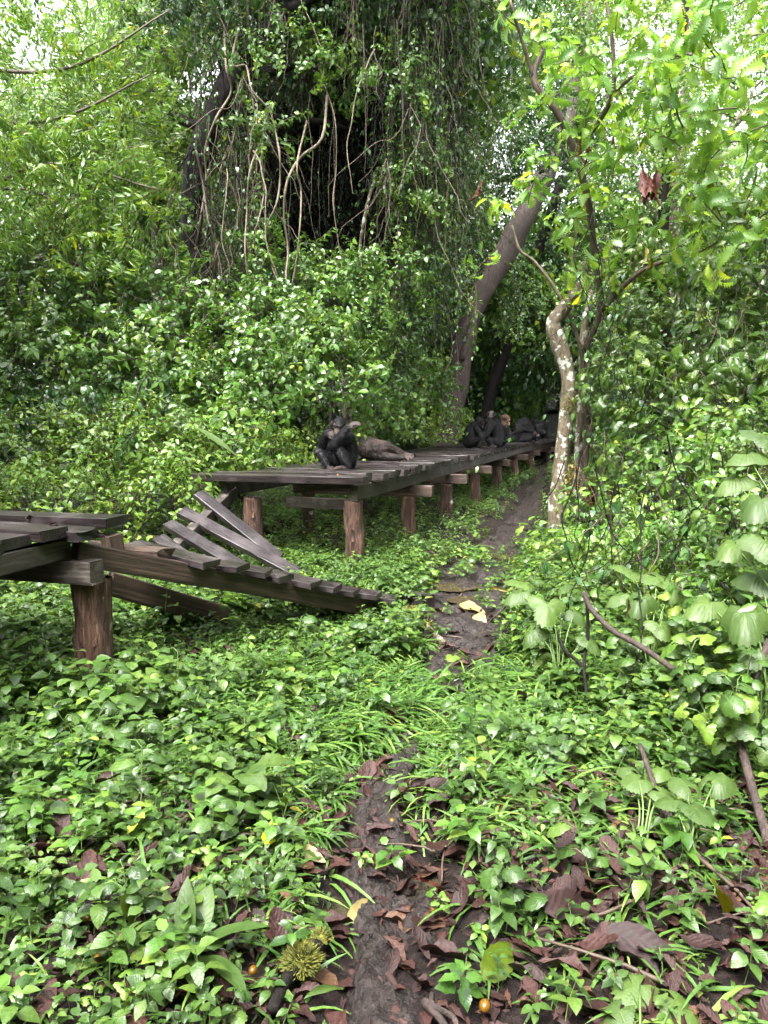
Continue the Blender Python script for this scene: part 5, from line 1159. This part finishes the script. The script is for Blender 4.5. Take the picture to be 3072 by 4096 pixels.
for lab, px, py, L, w, mat, d, z, roll in F_:
    one_leaf('fallen_leaf', lab, 'leaf', px, py, L, w, mat, d, z, roll, group=LG, droop=U(.3, .9), fold=.25 if w / L > .35 else 1.1, wave=.06, serr=.05)
# hanging dead leaves
for lab, px, py, Yd, k, L, mat in (('cluster of dark red withered leaves hanging on the right', 655, 172, 8.2, 7, .34, 'redleaf'), ('single withered red leaf hanging from a thin branch left of the pair', 482, 180, 9.8, 1, .36, 'redleaf'), ('dark red withered leaf hanging beside the upper stem', 581, 140, 9, 2, .32, 'redleaf'), ('curled red leaf hanging right of the upper stem', 619, 138, 9, 2, .26, 'redleaf'), ('orange yellow leaves dangling in the middle of the branches', 648, 250, 9, 3, .26, 'yellowleaf'), ('large rolled red leaf leaning on the lichen tree foot', 589, 476, 9.9, 3, .5, 'redleaf'), ('dry brown leaf hanging over the big leaf plant', 626, 602, 4.1, 1, .12, 'litter'), ('yellow leaves dangling over the central shrubs', 236, 352, 10.6, 12, .14, 'yellowleaf'), ('yellow tinted leaves dangling over the left shrubs', 196, 352, 10.8, 7, .13, 'yellowleaf'), ('yellow serrated leaf hanging at the upper right', 712, 160, 8.4, 3, .3, 'yellowleaf')):
    p = P(px, py, Yd); o = empty('hanging_leaves', p, lab, 'leaves', 'withered leaves still hanging')
    for i in range(k):
        sp_ = .05 if k < 5 else .14
        mb = MB(); leaf(mb, orient((U(-.25, .25), U(-.2, .1), -1), U(-3, 3), (U(-sp_, sp_) * (1 if k < 8 else 3), U(-.05, .05), U(-.05, .05) * (1 if k < 8 else 5))), L * U(.75, 1.1), L * .32, mat, 13, 'narrow', .6, .5, serr=.25 if mat == 'redleaf' else 0, wave=.12); link('leaf', mb.mesh('leaf'), o)
# ------------------------------------------------------------------ fruit
def fruit(px, py, r, lab, z=None):
    p = G(px, py, DZ + .01) if z else Vector(gb(px, py)); mb = MB(); V = []
    for i in range(7):
        for j in range(12):
            t = math.pi * (i + .5) / 7; V.append((math.sin(t) * math.cos(j * .5236) * r, math.sin(t) * math.sin(j * .5236) * r, math.cos(t) * r * 1.15))
    mb.add(V, [(i * 12 + j, i * 12 + 12 + j, i * 12 + 12 + (j + 1) % 12, i * 12 + (j + 1) % 12) for i in range(6) for j in range(12)] + [tuple(range(12)), tuple(range(72, 84))[::-1]], None, 'fruit')
    o = link('fallen_fruit', mb.mesh('fallen_fruit'), loc=p + Vector((0, 0, r + (0 if z else .03)))); o.rotation_euler = (U(0, 3), U(0, 3), 0)
    return tag(o, lab, 'fruit', 'small fallen orange fruits')
for px, py, r, lab, z in ((183, 978, .016, 'orange fruit with dark spots under the smooth leaf seedling', None), (89, 938, .014, 'orange fruit among the lower left herbs', None), (253, 972, .012, 'small orange fruit near the mossy log', None), (99, 985, .013, 'pale orange fruit at the lower left edge', None), (485, 993, .016, 'yellow fruit beside the large yellow green leaf', None), (392, 812, .012, 'orange fruit on the mud above the pale leaf', None), (434, 893, .012, 'orange fruit beside the right grass', None), (338, 477, .016, 'yellow fruit lying on the first plank', 1)): fruit(px, py, r, lab, z)
# ------------------------------------------------------------------ logs and sticks
def mossy(parent, centre, rad, n):
    mb = MB(); V = []
    for i in range(6):
        for j in range(12):
            t = math.pi * (i + .5) / 6; r = rad * .72 * U(.85, 1.1); V.append(Vector(centre) + Vector((math.sin(t) * math.cos(j * .5236) * r, math.sin(t) * math.sin(j * .5236) * r, math.cos(t) * r)))
    mb.add(V, [(i * 12 + j, i * 12 + 12 + j, i * 12 + 12 + (j + 1) % 12, i * 12 + (j + 1) % 12) for i in range(5) for j in range(12)] + [tuple(range(12)), tuple(range(60, 72))[::-1]], None, 'moss')
    for _ in range(n):
        v = Vector((random.gauss(0, 1), random.gauss(0, 1), abs(random.gauss(0, 1)))).normalized(); leaf(mb, orient(v + Vector((0, 0, .3)), U(-1, 1), Vector(centre) + v * rad * U(.5, .95)), rad * .5, rad * .1, 'moss', 2, 'narrow', .2, .3)
    return link('moss', mb.mesh('moss'), parent)
def log(name, lab, a, b, r, mat='darkbark', sides=10, za=.04, zb=.04, moss=(), mid=.02):
    A, B = Vector(gb(*a)), Vector(gb(*b)); A.z += za; B.z += zb; mb = MB()
    tube(mb, [Vector((0, 0, 0)), (B - A) * .35 + Vector((U(-mid, mid), 0, U(-mid, mid))), (B - A) * .7 + Vector((U(-mid, mid), 0, U(-mid, mid))), B - A], r, r * .75, mat, sides, .3, k=4)
    o = tag(link(name, mb.mesh(name), loc=A), lab, 'branch')
    for t, rr, n in moss: mossy(o, (B - A) * t + Vector((0, 0, r * .6)), rr, n)
    return o
log('mossy_log', 'short dark log with bright moss tufts at the bottom', (325, 925), (272, 1012), .022, za=.05, zb=.05, moss=((.48, .05, 700), (.1, .03, 220)))
log('lichen_stick', 'pale lichen spotted stick lying above the mossy log', (252, 926), (326, 916), .007, 'lichen')
log('mossy_branch', 'crooked mossy branch at the edge of the trail', (404, 614), (444, 640), .03, 'lichen', moss=((.2, .06, 200), (.6, .05, 150)))
log('dead_branch', 'dark branch lying across the far trail', (500, 528), (528, 529), .03)
log('rolled_bark', 'split roll of bark beside the near trail', (424, 985), (446, 1020), .012, 'bark')
log('rolled_bark', 'thin bark roll right of the split one', (432, 978), (458, 1015), .008, 'bark')
log('stone_root', 'rounded root showing through the trail grass', (385, 765), (412, 762), .025, 'mud')
def bent(lab, pts, r, mat='twig'):
    b0 = Vector(pts[-1]); mb = MB(); tube(mb, [Vector(p) - b0 for p in pts], r, r * 1.1, mat, 8, .2, k=5); return tag(link('slanting_stem', mb.mesh('slanting_stem'), loc=b0), lab, 'branch')
bent('thick brown stem slanting down through the right plants', [P(583, 592, 4.1), P(592, 610, 4.05), P(612, 630, 3.95), P(640, 646, 3.85), P(672, 668, 3.7), P(705, 694, 3.5), P(760, 740, 3.2)], .014, 'bark')
bent('dark stem leaning under the flat pale leaves', [P(670, 690, 3.7), P(685, 725, 3.5), P(700, 752, 3.4), Vector(gb(712, 830))], .012, 'bark')
bent('brown stem leaning over the dead leaves at lower right', [P(640, 745, 3.0), P(660, 800, 2.7), P(685, 850, 2.45), P(715, 895, 2.3), Vector(gb(740, 935))], .01, 'bark')
bent('dark forked stem below the big drooping leaves', [P(551, 622, 4.2), P(565, 650, 4.1), P(583, 670, 4.0), Vector(gb(590, 720))], .009, 'darkbark')
bent('dark upright stem beside the forked one', [P(587, 605, 4.15), P(588, 635, 4.1), P(584, 668, 4.02), Vector(gb(592, 718))], .009, 'darkbark')
bent('thick dark stem at the right edge', [P(770, 640, 3.3), P(745, 700, 3.2), P(738, 730, 3.1), Vector(gb(775, 860))], .016, 'bark')
for i, (px, lab) in enumerate(((655, 'thin reddish root hanging in the right litter'), (668, 'second thin reddish root right of the first'), (684, 'thin reddish root nearest the brown stem'))):
    bent(lab, [P(px + 8, 850, 2.5), P(px + U(-6, 6), 890, 2.42), P(px - 5, 940, 2.3), Vector(gb(px - 2, 985))], .003, 'bark')
# purple flowers, cream flower head
for px, py, lab in ((709, 745, 'tiny purple flower in the right plants'), (715, 753, 'lower tiny purple flower beside the first')):
    m_ = M.get('violet') or noise_mat('violet_petal', [(.3, (.2, .06, .4)), (.7, (.35, .12, .6))], bump=.1); M['violet'] = m_
    mb = MB(); p = P(px, py, 3.2)
    for i in range(6): leaf(mb, orient((math.cos(i), math.sin(i), .5)), .012, .008, 'violet', 3)
    tube(mb, [(0, 0, 0), (.01, .02, -.1), (.02, .03, -(p.z - gzf(p.x, p.y)))], .002, .002, 'stem', 4, k=2); tag(link('flower', mb.mesh('flower'), loc=p), lab, 'flower')
mb = MB(); p = P(573, 480, 9.9)
for _ in range(200): leaf(mb, orient((U(-1, 1), U(-1, .2), U(-1, 1)), 0, (U(-.12, .1), U(-.08, .05), U(-.16, .2))), .06, .03, 'creamleaf', 3)
tag(link('cream_flower', mb.mesh('cream_flower'), loc=p), 'cream flower cluster hanging at the foot of the lichen tree', 'flower')
